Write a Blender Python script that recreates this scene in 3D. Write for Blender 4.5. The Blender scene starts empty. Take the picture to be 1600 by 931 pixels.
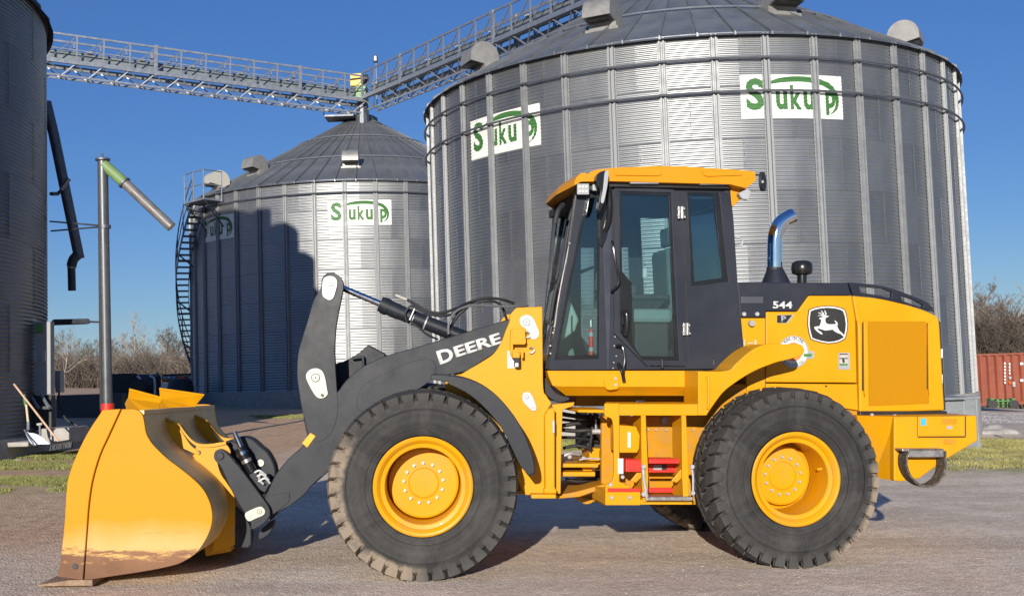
import bpy, bmesh, math, random
from math import sin, cos, pi, radians as R, sqrt, atan2, tan
from mathutils import Vector as V, Matrix, Quaternion
from mathutils.geometry import tessellate_polygon
random.seed(7)
S = bpy.context.scene
COL = S.collection
# ------------------------------------------------------------------ camera, sky, sun, exposure
FPX, CX, CY, HCAM, PITCH = 1750.0, 800.0, 465.5, 1.73, math.atan(92.5/1750)
g_up = V((-sin(R(1.9)), sin(R(0.9)), 1)).normalized()       # plumb, seen from the slightly sloping yard plane
MQ = g_up.rotation_difference(V((0, 0, 1)))
M = MQ.to_matrix().to_4x4()                                  # yard plane frame -> world (plumb) frame
Mi = M.inverted()
cam_d = bpy.data.cameras.new('camera'); cam = bpy.data.objects.new('camera', cam_d); COL.objects.link(cam)
cam_d.sensor_width = 36; cam_d.lens = 36*FPX/1600; cam_d.clip_end = 3000; cam_d.clip_start = .1
cam.matrix_world = M @ Matrix.Translation((0, 0, HCAM)) @ Matrix.Rotation(pi/2+PITCH, 4, 'X')
S.camera = cam
SUN_EL, SUN_AZ = 14.5, 8.0                                   # light travels 7 deg right of straight ahead
to_sun = M.to_3x3() @ V((-sin(R(SUN_AZ))*cos(R(SUN_EL)), -cos(R(SUN_AZ))*cos(R(SUN_EL)), sin(R(SUN_EL))))
W = bpy.data.worlds.new('World'); S.world = W; W.use_nodes = True
nt = W.node_tree; bg = nt.nodes['Background']; sky = nt.nodes.new('ShaderNodeTexSky')
sky.sky_type = 'NISHITA'; sky.sun_disc = False
sky.sun_elevation = math.asin(to_sun.z); sky.sun_rotation = atan2(to_sun.x, to_sun.y)
sky.altitude = 200; sky.air_density = 1.0; sky.dust_density = 0.1; sky.ozone_density = 4.5
hs = nt.nodes.new('ShaderNodeHueSaturation'); hs.inputs['Saturation'].default_value = 1.1; hs.inputs['Hue'].default_value = .514; nt.links.new(sky.outputs[0], hs.inputs['Color']); mxs = nt.nodes.new('ShaderNodeMix'); mxs.data_type = 'RGBA'; mxs.inputs[0].default_value = .28; mxs.inputs[7].default_value = (.72, 2.25, 6.4, 1); nt.links.new(hs.outputs[0], mxs.inputs[6]); nt.links.new(mxs.outputs[2], bg.inputs[0]); bg.inputs[1].default_value = 0.079
sl = bpy.data.lights.new('sun', 'SUN'); sun = bpy.data.objects.new('sun', sl); COL.objects.link(sun)
sl.energy = 5.0; sl.angle = R(0.53); sl.color = (1, .93, .82)
sun.rotation_euler = to_sun.to_track_quat('Z', 'Y').to_euler(); sun.location = (0, -5, 30)
S.view_settings.view_transform = 'Standard'; S.view_settings.look = 'None'
S.view_settings.exposure = 0.3; S.view_settings.gamma = 1
S.render.engine = 'CYCLES'; S.cycles.use_denoising = True
S.cycles.max_bounces = 8; S.cycles.transparent_max_bounces = 16
try: S.cycles.denoiser = 'OPENIMAGEDENOISE'
except Exception: pass
# ------------------------------------------------------------------ materials
def new_mat(name):
    m = bpy.data.materials.new(name); m.use_nodes = True
    n = m.node_tree.nodes; b = n['Principled BSDF']; return m, n, m.node_tree.links, b
def mat(name, base, rough=.5, metal=0., var=.12, vs=3., bump=0., bs=60., stretch=(1, 1, 1), rnd=0., coat=0., spec=.5, zd=0, dust=0., dustcol=(.30, .25, .19), rvar=.1):
    m, n, l, b = new_mat(name)
    tc = n.new('ShaderNodeTexCoord'); mp = n.new('ShaderNodeMapping'); mp.inputs['Scale'].default_value = stretch
    l.new(tc.outputs['Object'], mp.inputs[0])
    no = n.new('ShaderNodeTexNoise'); no.inputs['Scale'].default_value = vs; no.inputs['Detail'].default_value = 6
    no.inputs['Roughness'].default_value = .65
    l.new(mp.outputs[0], no.inputs['Vector'])
    mr = n.new('ShaderNodeMapRange'); mr.inputs[1].default_value = .3; mr.inputs[2].default_value = .7
    mr.inputs[3].default_value = 1-var; mr.inputs[4].default_value = 1+var
    l.new(no.outputs[0], mr.inputs[0])
    fac = mr.outputs[0]
    if rnd:
        oi = n.new('ShaderNodeObjectInfo'); m2 = n.new('ShaderNodeMapRange')
        m2.inputs[3].default_value = 1-rnd; m2.inputs[4].default_value = 1+rnd
        l.new(oi.outputs['Random'], m2.inputs[0]); mm = n.new('ShaderNodeMath'); mm.operation = 'MULTIPLY'
        l.new(fac, mm.inputs[0]); l.new(m2.outputs[0], mm.inputs[1]); fac = mm.outputs[0]
    vm = n.new('ShaderNodeVectorMath'); vm.operation = 'SCALE'; vm.inputs[0].default_value = base
    l.new(fac, vm.inputs['Scale']); out = vm.outputs[0]
    if dust:
        n2 = n.new('ShaderNodeTexNoise'); n2.inputs['Scale'].default_value = vs*2.3; n2.inputs['Detail'].default_value = 8
        l.new(tc.outputs['Object'], n2.inputs['Vector'])
        r2 = n.new('ShaderNodeMapRange'); r2.inputs[1].default_value = .45; r2.inputs[2].default_value = .75; r2.inputs[4].default_value = dust
        dfac = r2.outputs[0]
        if zd:
            sz = n.new('ShaderNodeSeparateXYZ'); l.new(tc.outputs['Object'], sz.inputs[0]); rz = n.new('ShaderNodeMapRange'); rz.inputs[1].default_value = .2; rz.inputs[2].default_value = 1.5; rz.inputs[3].default_value = .8+zd; rz.inputs[4].default_value = .5; l.new(sz.outputs[2], rz.inputs[0])
        l.new(n2.outputs[0], r2.inputs[0])
        if zd:
            mz = n.new('ShaderNodeMath'); mz.operation = 'MULTIPLY'; l.new(r2.outputs[0], mz.inputs[0]); l.new(rz.outputs[0], mz.inputs[1]); dfac = mz.outputs[0]
        mx = n.new('ShaderNodeMix'); mx.data_type = 'RGBA'
        mx.inputs[7].default_value = (*dustcol, 1); l.new(dfac, mx.inputs[0]); l.new(out, mx.inputs[6]); out = mx.outputs[2]
    l.new(out, b.inputs['Base Color'])
    rr = n.new('ShaderNodeMapRange'); rr.inputs[1].default_value = .3; rr.inputs[2].default_value = .7
    rr.inputs[3].default_value = max(.02, rough-rvar); rr.inputs[4].default_value = min(1, rough+rvar)
    l.new(no.outputs[0], rr.inputs[0]); l.new(rr.outputs[0], b.inputs['Roughness'])
    b.inputs['Metallic'].default_value = metal; b.inputs['Coat Weight'].default_value = coat; b.inputs['Specular IOR Level'].default_value = spec
    if bump:
        nb = n.new('ShaderNodeTexNoise'); nb.inputs['Scale'].default_value = bs; nb.inputs['Detail'].default_value = 5
        l.new(tc.outputs['Object'], nb.inputs['Vector'])
        bp = n.new('ShaderNodeBump'); bp.inputs['Strength'].default_value = bump; bp.inputs['Distance'].default_value = .01
        l.new(nb.outputs[0], bp.inputs['Height']); l.new(bp.outputs[0], b.inputs['Normal'])
    return m
YEL = (.62, .285, .003)
yellow = mat('yellow_paint', YEL, .42, var=.06, vs=2.2, coat=.05, spec=.22, zd=1.3, dust=.22, dustcol=(.42, .24, .06))
yellow_dirty = mat('yellow_paint_dusty', (.50, .225, .005), .5, var=.1, vs=4, dust=.45, spec=.2, dustcol=(.28, .20, .11))
orange_y = mat('cab_roof_paint', (.58, .235, .003), .45, spec=.25, var=.04)
grey = mat('charcoal_paint', (.013, .016, .023), .48, var=.14, vs=5, spec=.3, zd=.8, coat=.0, dust=.14, dustcol=(.05, .05, .055))
grey_l = mat('charcoal_cab_paint', (.016, .019, .030), .45, var=.06, vs=2, spec=.32, coat=.0, dust=.05, dustcol=(.15, .15, .16))
black = mat('black_rubber', (.018, .018, .02), .6, var=.3, vs=12)
blackgloss = mat('black_gloss', (.012, .012, .013), .22, var=.1)
chrome = mat('polished_chrome', (.85, .86, .9), .06, 1., var=.02, rvar=.02)
rodm = mat('chrome_rod', (.55, .56, .6), .15, 1., var=.05)
zinc = mat('zinc_plate', (.42, .42, .42), .45, .35, var=.12, vs=30)
cream = mat('cream_zinc_plate', (.46, .445, .385), .5, .15, var=.08, vs=30)
steel = mat('worn_steel', (.42, .40, .38), .4, .8, var=.25, vs=20)
redp = mat('red_paint', (.62, .025, .015), .45, var=.1)
white = mat('white_print', (.62, .62, .61), .5, var=.03)
greylabel = mat('grey_label', (.33, .34, .36), .5, var=.1)
orangelens = mat('orange_lens', (.75, .10, .01), .25, var=.1)
orangedec = mat('orange_print', (.80, .22, .05), .5, var=.05)
greendec = mat('green_print', (.05, .20, .04), .55, var=.1)
blackp = mat('black_print', (.02, .018, .018), .4, var=.05)
bluedec = mat('blue_print', (.05, .38, .62), .5, var=.03)
galv = mat('galvanised_sheet', (.335, .345, .35), .46, .9, var=.07, vs=1.1, stretch=(1, 1, .3), rnd=.05, bump=.10, bs=30, rvar=.07)
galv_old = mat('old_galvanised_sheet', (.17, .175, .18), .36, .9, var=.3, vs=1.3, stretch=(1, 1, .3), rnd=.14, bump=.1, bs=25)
galv_s = mat('galvanised_stiffener', (.27, .28, .29), .6, .45, var=.1, vs=5, rnd=.08)
galv_r = mat('galvanised_roof', (.21, .22, .23), .5, .6, var=.12, vs=1.5, rnd=.08)
galv_t = mat('galvanised_steel', (.27, .29, .325), .45, .6, var=.14, vs=6)
vent_m = mat('vent_galvanised', (.26, .255, .24), .5, .35, var=.12, vs=6)
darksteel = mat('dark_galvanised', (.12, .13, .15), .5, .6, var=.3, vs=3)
darkplastic = mat('dark_painted_steel', (.03, .032, .036), .6, var=.2)
concrete = mat('concrete', (.36, .34, .31), .85, var=.18, vs=5, bump=.5, bs=40)
wood_m = mat('wood_handle', (.55, .36, .25), .6, var=.15, vs=20, stretch=(1, 1, .2))
bladeblue = mat('scoop_metal', (.42, .47, .55), .4, .5, var=.15, vs=8)
greenp = mat('green_paint', (.09, .22, .06), .5, var=.2)
spoutgreen = mat('faded_green_paint', (.15, .24, .09), .55, var=.15, vs=4)
seat_m = mat('seat_cloth', (.10, .13, .13), .8, var=.2)
trim_m = mat('interior_trim', (.16, .19, .18), .7, var=.1)
twigm = mat('bark_brown', (.19, .155, .125), .9, var=.35, vs=.6, rnd=.25)
barkm = mat('bark_pale', (.36, .31, .25), .9, var=.3, vs=1, rnd=.2)
beigep = mat('cream_paint', (.62, .60, .5), .5)
def glass_mat(name, tint, refl=.06):
    m, n, l, b = new_mat(name); n.remove(b)
    t = n.new('ShaderNodeBsdfTransparent'); t.inputs[0].default_value = (*tint, 1)
    gl = n.new('ShaderNodeBsdfGlossy'); gl.inputs['Roughness'].default_value = .015; gl.inputs[0].default_value = (.9, .95, 1, 1)
    fr = n.new('ShaderNodeFresnel'); fr.inputs[0].default_value = 1.5
    mr = n.new('ShaderNodeMath'); mr.operation = 'ADD'; mr.inputs[1].default_value = refl
    mx = n.new('ShaderNodeMixShader'); l.new(fr.outputs[0], mr.inputs[0]); l.new(mr.outputs[0], mx.inputs[0])
    l.new(t.outputs[0], mx.inputs[1]); l.new(gl.outputs[0], mx.inputs[2])
    l.new(mx.outputs[0], n['Material Output'].inputs[0]); return m
glass = glass_mat('tinted_glass', (.78, .885, .885), .035)
# perforated grille: yellow plate with dark punched holes
def perforated():
    m, n, l, b = new_mat('perforated_yellow')
    tc = n.new('ShaderNodeTexCoord'); vo = n.new('ShaderNodeTexVoronoi'); vo.inputs['Scale'].default_value = 190; vo.inputs['Randomness'].default_value = 0
    mp = n.new('ShaderNodeMapping'); mp.inputs['Scale'].default_value = (1, .001, 1)
    l.new(tc.outputs['Object'], mp.inputs[0]); l.new(mp.outputs[0], vo.inputs['Vector'])
    cr = n.new('ShaderNodeMapRange'); cr.inputs[1].default_value = .30; cr.inputs[2].default_value = .38
    l.new(vo.outputs['Distance'], cr.inputs[0]); mx = n.new('ShaderNodeMix'); mx.data_type = 'RGBA'
    mx.inputs[6].default_value = (.28, .115, .003, 1); mx.inputs[7].default_value = (.47, .215, .003, 1)
    l.new(cr.outputs[0], mx.inputs[0]); l.new(mx.outputs[2], b.inputs['Base Color']); b.inputs['Roughness'].default_value = .6; b.inputs['Specular IOR Level'].default_value = .1
    return m
perf = perforated()
def worn_bucket(name, zr=.235, zp=.36):
    """yellow paint scuffed pale low down and rubbed to rust at the bottom edge, ragged by noise (object z = height)"""
    m, n, l, b = new_mat(name)
    tc = n.new('ShaderNodeTexCoord'); sp = n.new('ShaderNodeSeparateXYZ'); l.new(tc.outputs['Object'], sp.inputs[0])
    mp = n.new('ShaderNodeMapping'); mp.inputs['Scale'].default_value = (3, 3, 14); l.new(tc.outputs['Object'], mp.inputs[0])
    a = n.new('ShaderNodeTexNoise'); a.inputs['Scale'].default_value = 1.5; a.inputs['Detail'].default_value = 10; a.inputs['Roughness'].default_value = .72
    l.new(mp.outputs[0], a.inputs['Vector'])
    c = n.new('ShaderNodeTexNoise'); c.inputs['Scale'].default_value = 2.2; c.inputs['Detail'].default_value = 8; l.new(tc.outputs['Object'], c.inputs['Vector'])
    def mask(src, k, z0, z1):
        q = n.new('ShaderNodeMath'); q.operation = 'MULTIPLY_ADD'; q.inputs[1].default_value = -k
        l.new(src, q.inputs[0]); l.new(sp.outputs[2], q.inputs[2])
        r = n.new('ShaderNodeMapRange'); r.inputs[1].default_value = z0-k/2; r.inputs[2].default_value = z1-k/2
        r.inputs[3].default_value = 1; r.inputs[4].default_value = 0; l.new(q.outputs[0], r.inputs[0]); return r.outputs[0]
    pale = mask(c.outputs[0], .35, zp-.10, zp+.12); rust = mask(a.outputs[0], .42, zr-.025, zr+.025)
    m1 = n.new('ShaderNodeMix'); m1.data_type = 'RGBA'; m1.inputs[6].default_value = (.58, .245, .005, 1); m1.inputs[7].default_value = (.60, .38, .15, 1)
    k1 = n.new('ShaderNodeMath'); k1.operation = 'MULTIPLY'; k1.inputs[1].default_value = .85; l.new(pale, k1.inputs[0]); l.new(k1.outputs[0], m1.inputs[0])
    rc = n.new('ShaderNodeMix'); rc.data_type = 'RGBA'; rc.inputs[6].default_value = (.07, .035, .022, 1); rc.inputs[7].default_value = (.33, .165, .085, 1)
    l.new(c.outputs[0], rc.inputs[0])
    m2 = n.new('ShaderNodeMix'); m2.data_type = 'RGBA'; l.new(rust, m2.inputs[0]); l.new(m1.outputs[2], m2.inputs[6]); l.new(rc.outputs[2], m2.inputs[7])
    # a few long scratches
    sc = n.new('ShaderNodeTexNoise'); sc.inputs['Scale'].default_value = 1; sc.inputs['Detail'].default_value = 3; sc.inputs['Distortion'].default_value = .6
    mq = n.new('ShaderNodeMapping'); mq.inputs['Scale'].default_value = (.8, .8, 9); l.new(tc.outputs['Object'], mq.inputs[0]); l.new(mq.outputs[0], sc.inputs['Vector'])
    ab = n.new('ShaderNodeMath'); ab.operation = 'SUBTRACT'; ab.inputs[1].default_value = .5; l.new(sc.outputs[0], ab.inputs[0])
    ac = n.new('ShaderNodeMath'); ac.operation = 'ABSOLUTE'; l.new(ab.outputs[0], ac.inputs[0])
    ar = n.new('ShaderNodeMapRange'); ar.inputs[1].default_value = 0; ar.inputs[2].default_value = .006; ar.inputs[3].default_value = .6; ar.inputs[4].default_value = 0; l.new(ac.outputs[0], ar.inputs[0])
    am = n.new('ShaderNodeMath'); am.operation = 'MULTIPLY'; pq = n.new('ShaderNodeMath'); pq.operation = 'MULTIPLY_ADD'; pq.inputs[1].default_value = .75; pq.inputs[2].default_value = .22; l.new(pale, pq.inputs[0]); l.new(ar.outputs[0], am.inputs[0]); l.new(pq.outputs[0], am.inputs[1])
    m3 = n.new('ShaderNodeMix'); m3.data_type = 'RGBA'; l.new(am.outputs[0], m3.inputs[0]); l.new(m2.outputs[2], m3.inputs[6]); m3.inputs[7].default_value = (.12, .07, .04, 1)
    l.new(m3.outputs[2], b.inputs['Base Color']); b.inputs['Roughness'].default_value = .5; b.inputs['Specular IOR Level'].default_value = .15; return m
bucket_m = worn_bucket('bucket_side_paint'); 
shell_m = mat('bucket_shell_worn', (.78, .52, .20), .5, .1, var=.3, vs=2.5, dust=.6, dustcol=(.50, .43, .33))
rust_m = mat('rusty_edge', (.30, .20, .13), .7, .3, var=.4, vs=14, dust=.6, dustcol=(.12, .07, .04), bump=.4)
def tyre_mat(name, dirt):
    m, n, l, b = new_mat(name)
    tc = n.new('ShaderNodeTexCoord'); sp = n.new('ShaderNodeSeparateXYZ'); l.new(tc.outputs['Object'], sp.inputs[0])
    def mth(op, a, b_=None, c=None):
        q = n.new('ShaderNodeMath'); q.operation = op
        for i, x in enumerate((a, b_, c)):
            if x is None: continue
            if isinstance(x, (int, float)): q.inputs[i].default_value = x
            else: l.new(x, q.inputs[i])
        return q.outputs[0]
    r = mth('SQRT', mth('ADD', mth('MULTIPLY', sp.outputs[0], sp.outputs[0]), mth('MULTIPLY', sp.outputs[2], sp.outputs[2])))
    no = n.new('ShaderNodeTexNoise'); no.inputs['Scale'].default_value = 5; no.inputs['Detail'].default_value = 9; no.inputs['Roughness'].default_value = .7
    l.new(tc.outputs['Object'], no.inputs['Vector'])
    # ring-wise brushing on the sidewall
    rn = n.new('ShaderNodeTexNoise'); rn.noise_dimensions = '1D'; rn.inputs['Scale'].default_value = 30; l.new(r, rn.inputs['W'])
    tread = n.new('ShaderNodeMapRange'); tread.inputs[1].default_value = .60; tread.inputs[2].default_value = .70; l.new(r, tread.inputs[0])
    mx0 = n.new('ShaderNodeMix'); mx0.data_type = 'RGBA'; mx0.inputs[6].default_value = (.005, .005, .006, 1); mx0.inputs[7].default_value = (.060, .057, .053, 1)
    sm_ = n.new('ShaderNodeTexNoise'); sm_.inputs['Scale'].default_value = 1.6; sm_.inputs['Detail'].default_value = 10; sm_.inputs['Roughness'].default_value = .75; sm_.inputs['Distortion'].default_value = 1.5; l.new(tc.outputs['Object'], sm_.inputs['Vector'])
    s1 = n.new('ShaderNodeMapRange'); s1.inputs[1].default_value = .45; s1.inputs[2].default_value = .68; l.new(sm_.outputs[0], s1.inputs[0])
    l.new(mth('ADD', mth('MULTIPLY', s1.outputs[0], .6), mth('MULTIPLY', rn.outputs[0], .35)), mx0.inputs[0])
    mx1 = n.new('ShaderNodeMix'); mx1.data_type = 'RGBA'; mx1.inputs[7].default_value = (.075, .070, .066, 1); l.new(mx0.outputs[2], mx1.inputs[6])
    l.new(mth('MULTIPLY', tread.outputs[0], mth('MULTIPLY', no.outputs[0], .75)), mx1.inputs[0])
    out = mx1.outputs[2]
    if dirt:
        # dried mud on one arc of the shoulder lugs (direction dirt = angle, width)
        ang, wid, rad = dirt
        dx = mth('ADD', mth('MULTIPLY', sp.outputs[0], cos(ang)), mth('MULTIPLY', sp.outputs[2], sin(ang)))
        ca = mth('DIVIDE', dx, r)
        f1 = n.new('ShaderNodeMapRange'); f1.inputs[1].default_value = cos(wid); f1.inputs[2].default_value = cos(wid*.75); l.new(ca, f1.inputs[0])
        f2 = n.new('ShaderNodeMapRange'); f2.inputs[1].default_value = rad; f2.inputs[2].default_value = rad+.03
        l.new(mth('ADD', r, mth('MULTIPLY', mth('SUBTRACT', no.outputs[0], .5), .12)), f2.inputs[0])
        f3 = n.new('ShaderNodeMapRange'); f3.inputs[1].default_value = .3; f3.inputs[2].default_value = .5; l.new(no.outputs[0], f3.inputs[0])
        mx2 = n.new('ShaderNodeMix'); mx2.data_type = 'RGBA'; l.new(out, mx2.inputs[6]); mx2.inputs[7].default_value = (.25, .195, .14, 1)
        l.new(mth('MULTIPLY', mth('MULTIPLY', f1.outputs[0], f2.outputs[0]), mth('MULTIPLY', f3.outputs[0], .85)), mx2.inputs[0]); out = mx2.outputs[2]
    l.new(out, b.inputs['Base Color']); b.inputs['Roughness'].default_value = .75
    bp = n.new('ShaderNodeBump'); bp.inputs['Strength'].default_value = .5; bp.inputs['Distance'].default_value = .012
    l.new(no.outputs[0], bp.inputs['Height']); l.new(bp.outputs[0], b.inputs['Normal']); return m
# ------------------------------------------------------------------ object helpers
def tag(o, label=None, cat=None, group=None, kind=None):
    if label: o['label'] = label
    if cat: o['category'] = cat
    if group: o['group'] = group
    if kind: o['kind'] = kind
    return o
def empty(name, mw):
    o = bpy.data.objects.new(name, None); COL.objects.link(o); o.empty_display_size = .3
    o.matrix_world = mw; return o
def obj(name, bm, m, parent=None, loc=None, smooth=False, bevel=0, seg=2, ang=35):
    me = bpy.data.meshes.new(name)
    if isinstance(bm, bpy.types.Mesh): me = bm
    else:
        bmesh.ops.remove_doubles(bm, verts=bm.verts, dist=1e-5)
        bmesh.ops.recalc_face_normals(bm, faces=bm.faces); bm.to_mesh(me); bm.free()
        me.materials.append(m)
        if smooth:
            me.shade_smooth()
            try: me.set_sharp_from_angle(angle=R(ang))
            except Exception: pass
    o = bpy.data.objects.new(name, me); COL.objects.link(o)
    if parent is not None: o.parent = parent
    if loc is not None: o.matrix_local = loc if isinstance(loc, Matrix) else Matrix.Translation(loc)
    if bevel:
        md = o.modifiers.new('bevel', 'BEVEL'); md.width = bevel; md.segments = seg; md.limit_method = 'ANGLE'; md.angle_limit = R(40)
    return o
def inst(src, parent, mloc):
    c = src.copy(); COL.objects.link(c); c.parent = parent; c.matrix_local = mloc; return c
def hexa(bm, P):
    v = [bm.verts.new(p) for p in P]
    for f in ((0, 1, 2, 3), (4, 5, 6, 7), (0, 1, 5, 4), (1, 2, 6, 5), (2, 3, 7, 6), (3, 0, 4, 7)): bm.faces.new([v[i] for i in f])
def box(bm, a, b, mt=None):
    (x0, y0, z0), (x1, y1, z1) = a, b
    P = [V(p) for p in ((x0, y0, z0), (x1, y0, z0), (x1, y1, z0), (x0, y1, z0), (x0, y0, z1), (x1, y0, z1), (x1, y1, z1), (x0, y1, z1))]
    hexa(bm, [mt @ p for p in P] if mt else P); return bm
def tube(bm, pts, r, n=8, caps=True, r1=None):
    pts = [V(p) for p in pts]; rings = []; up = None
    for i, p in enumerate(pts):
        d = (pts[min(i+1, len(pts)-1)] - pts[max(i-1, 0)]).normalized()
        if up is None:
            up = d.orthogonal().normalized()
        up = (up - d*up.dot(d)).normalized(); s = d.cross(up)
        t = i/max(1, len(pts)-1)
        if isinstance(r, (list, tuple)): rr = r[i]
        else: rr = r if r1 is None else r + (r1-r)*t
        rings.append([bm.verts.new(p + (up*cos(2*pi*k/n) + s*sin(2*pi*k/n))*rr) for k in range(n)])
    for a, b in zip(rings, rings[1:]):
        for k in range(n): bm.faces.new((a[k], a[(k+1) % n], b[(k+1) % n], b[k]))
    if caps and n > 2: bm.faces.new(rings[0][::-1]); bm.faces.new(rings[-1])
    return bm
def cr(pts, n=5, closed=False):
    """Catmull-Rom through the points; a 3rd element that is true marks a corner (2-D lists)"""
    N = len(pts); out = []
    P = [V(tuple(p)[:2]) for p in pts]
    cn = [len(p) > 2 and bool(p[2]) for p in pts]
    for i in range(N if closed else N-1):
        p1, p2 = P[i], P[(i+1) % N]
        if cn[i] and cn[(i+1) % N]: out.append(tuple(p1)); continue
        p0 = p1 if cn[i] or (not closed and i == 0) else P[i-1]
        p3 = p2 if cn[(i+1) % N] or (not closed and i == N-2) else P[(i+2) % N]
        for k in range(n):
            t = k/n
            q = .5*((2*p1) + (p2-p0)*t + (2*p0-5*p1+4*p2-p3)*t*t + (3*p1-p0-3*p2+p3)*t**3); out.append(tuple(q))
    if not closed: out.append(tuple(P[-1]))
    return out
def cr3(pts, n=6):
    P = [V(p) for p in pts]; out = []
    for i in range(len(P)-1):
        p0, p1, p2, p3 = P[max(i-1, 0)], P[i], P[i+1], P[min(i+2, len(P)-1)]
        for k in range(n):
            t = k/n; out.append(.5*((2*p1) + (p2-p0)*t + (2*p0-5*p1+4*p2-p3)*t*t + (3*p1-p0-3*p2+p3)*t**3))
    return out + [P[-1]]
def prism(bm, loops, fn, v0, v1):
    """outer loop + holes (2-D), fn(a,b,v)->3-D, closed solid between v0 and v1"""
    L = [[V((p[0], p[1], 0)) for p in lp] for lp in loops]
    tris = tessellate_polygon(L); flat = [p for lp in L for p in lp]
    A = [bm.verts.new(fn(p.x, p.y, v0)) for p in flat]; B = [bm.verts.new(fn(p.x, p.y, v1)) for p in flat]
    for t in tris:
        try: bm.faces.new([A[i] for i in t]); bm.faces.new([B[i] for i in reversed(t)])
        except ValueError: pass
    k = 0
    for lp in L:
        m = len(lp)
        for i in range(m):
            a, b = k+i, k+(i+1) % m
            try: bm.faces.new((A[a], A[b], B[b], B[a]))
            except ValueError: pass
        k += m
    return bm
def dissolve(bm):
    bmesh.ops.dissolve_limit(bm, angle_limit=R(1), verts=bm.verts, edges=bm.edges)
def revolve(bm, prof, n=64, axis='Y', a0=0, a1=2*pi):
    """prof: (r, h); h along the axis"""
    full = abs(a1-a0-2*pi) < 1e-6; rings = []
    for k in range(n if full else n+1):
        a = a0+(a1-a0)*k/n; ring = []
        for r, h in prof:
            p = (r*cos(a), h, r*sin(a)) if axis == 'Y' else (r*cos(a), r*sin(a), h)
            ring.append(bm.verts.new(p))
        rings.append(ring)
    for i in range(len(rings) if full else len(rings)-1):
        a, b = rings[i], rings[(i+1) % len(rings)]
        for j in range(len(prof)-1):
            if prof[j][0] < 1e-6 and prof[j+1][0] < 1e-6: continue
            try: bm.faces.new((a[j], a[j+1], b[j+1], b[j]))
            except ValueError: pass
    bmesh.ops.remove_doubles(bm, verts=bm.verts, dist=1e-5); return bm
def text_bm(txt, size=1, bold=.0, width=1.0, shear=0.):
    cu = bpy.data.curves.new('t', 'FONT'); cu.body = txt; cu.size = size; cu.offset = bold; cu.align_x = 'CENTER'; cu.align_y = 'CENTER'; cu.shear = shear
    cu.resolution_u = 3
    o = bpy.data.objects.new('t', cu); COL.objects.link(o); dg = bpy.context.evaluated_depsgraph_get()
    me = bpy.data.meshes.new_from_object(o.evaluated_get(dg)); bm = bmesh.new(); bm.from_mesh(me)
    bpy.data.objects.remove(o); bpy.data.meshes.remove(me); bpy.data.curves.remove(cu)
    for v in bm.verts: v.co.x *= width
    return bm
# ------------------------------------------------------------------ yard frame <-> photo rays
def ray(px, py):
    a, b = (px-CX)/FPX, -(py-CY)/FPX; c, s = cos(PITCH), sin(PITCH)
    return V((a, c-b*s, s+b*c))
def at_y(px, py, y):
    d = ray(px, py); return V((0, 0, HCAM)) + d*(y/d.y)
def Wp(p): return M @ V(p)
class Frame:
    def __init__(s, O, a, root=None):
        s.O, s.a = V(O), a; s.m = Matrix.Translation(s.O) @ Matrix.Rotation(a, 4, 'Z'); s.rel = Matrix() if root is None else root.m.inverted() @ s.m
        s.inv = s.m.inverted()
    def P(s, px, py, v):
        c = s.inv @ V((0, 0, HCAM)); d = s.inv.to_3x3() @ ray(px, py); return c + d*((v-c.y)/d.y)
    def R(s, px, py, v): return s.rel @ s.P(px, py, v)
# ------------------------------------------------------------------ THE WHEEL LOADER
rw = at_y(1245, 750, 9.28); RF = Frame((rw.x, rw.y, 0), R(9.5))
fw = at_y(661, 764, 8.75); FF = Frame((fw.x, fw.y, 0), R(3.5), RF)
loader = empty('wheel_loader', M @ RF.m)
tag(loader, 'yellow and charcoal wheel loader with cab, large tyres and front bucket lowered to the ground', 'wheel loader')
LD = loader
def plate(F, name, pts, v0, v1, m, parent=None, smooth=False, holes=(), bevel=.006, n=5):
    loops = [pts]+list(holes)
    if smooth: loops = [cr(lp, n, True) for lp in loops]
    loops = [[F.P(p[0], p[1], v0) for p in lp] for lp in loops]
    bm = bmesh.new(); prism(bm, [[(q.x, q.z) for q in lp] for lp in loops], lambda a, b, v: F.rel @ V((a, v, b)), v0, v1)
    bmesh.ops.recalc_face_normals(bm, faces=bm.faces); dissolve(bm)
    return obj(name, bm, m, parent or LD, bevel=bevel)
def fbox(F, name, x0, y0, x1, y1, v0, v1, m, parent=None, bevel=.006):
    return plate(F, name, [(x0, y0), (x1, y0), (x1, y1), (x0, y1)], v0, v1, m, parent, bevel=bevel)
def ftube(F, name, pts, r, m, parent=None, n=10, smooth=True, r1=None, seg=5):
    """pts (px,py,v)"""
    P = [F.R(*p) for p in pts]
    if smooth and len(P) > 2: P = cr3(P, seg)
    return obj(name, tube(bmesh.new(), P, r, n, r1=r1), m, parent or LD, smooth=True)
def disc(F, name, px, py, v, r, t, m, parent=None, n=20, bevel=0):
    c = F.P(px, py, v); bm = bmesh.new()
    tube(bm, [F.rel @ c, F.rel @ (c+V((0, t, 0)))], r, n); return obj(name, bm, m, parent or LD, smooth=True, bevel=bevel)
def bolt(F, px, py, v, r=.014, parent=None, m=None): return disc(F, 'bolt', px, py, v-.012, r, .02, m or zinc, parent, 6)
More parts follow.
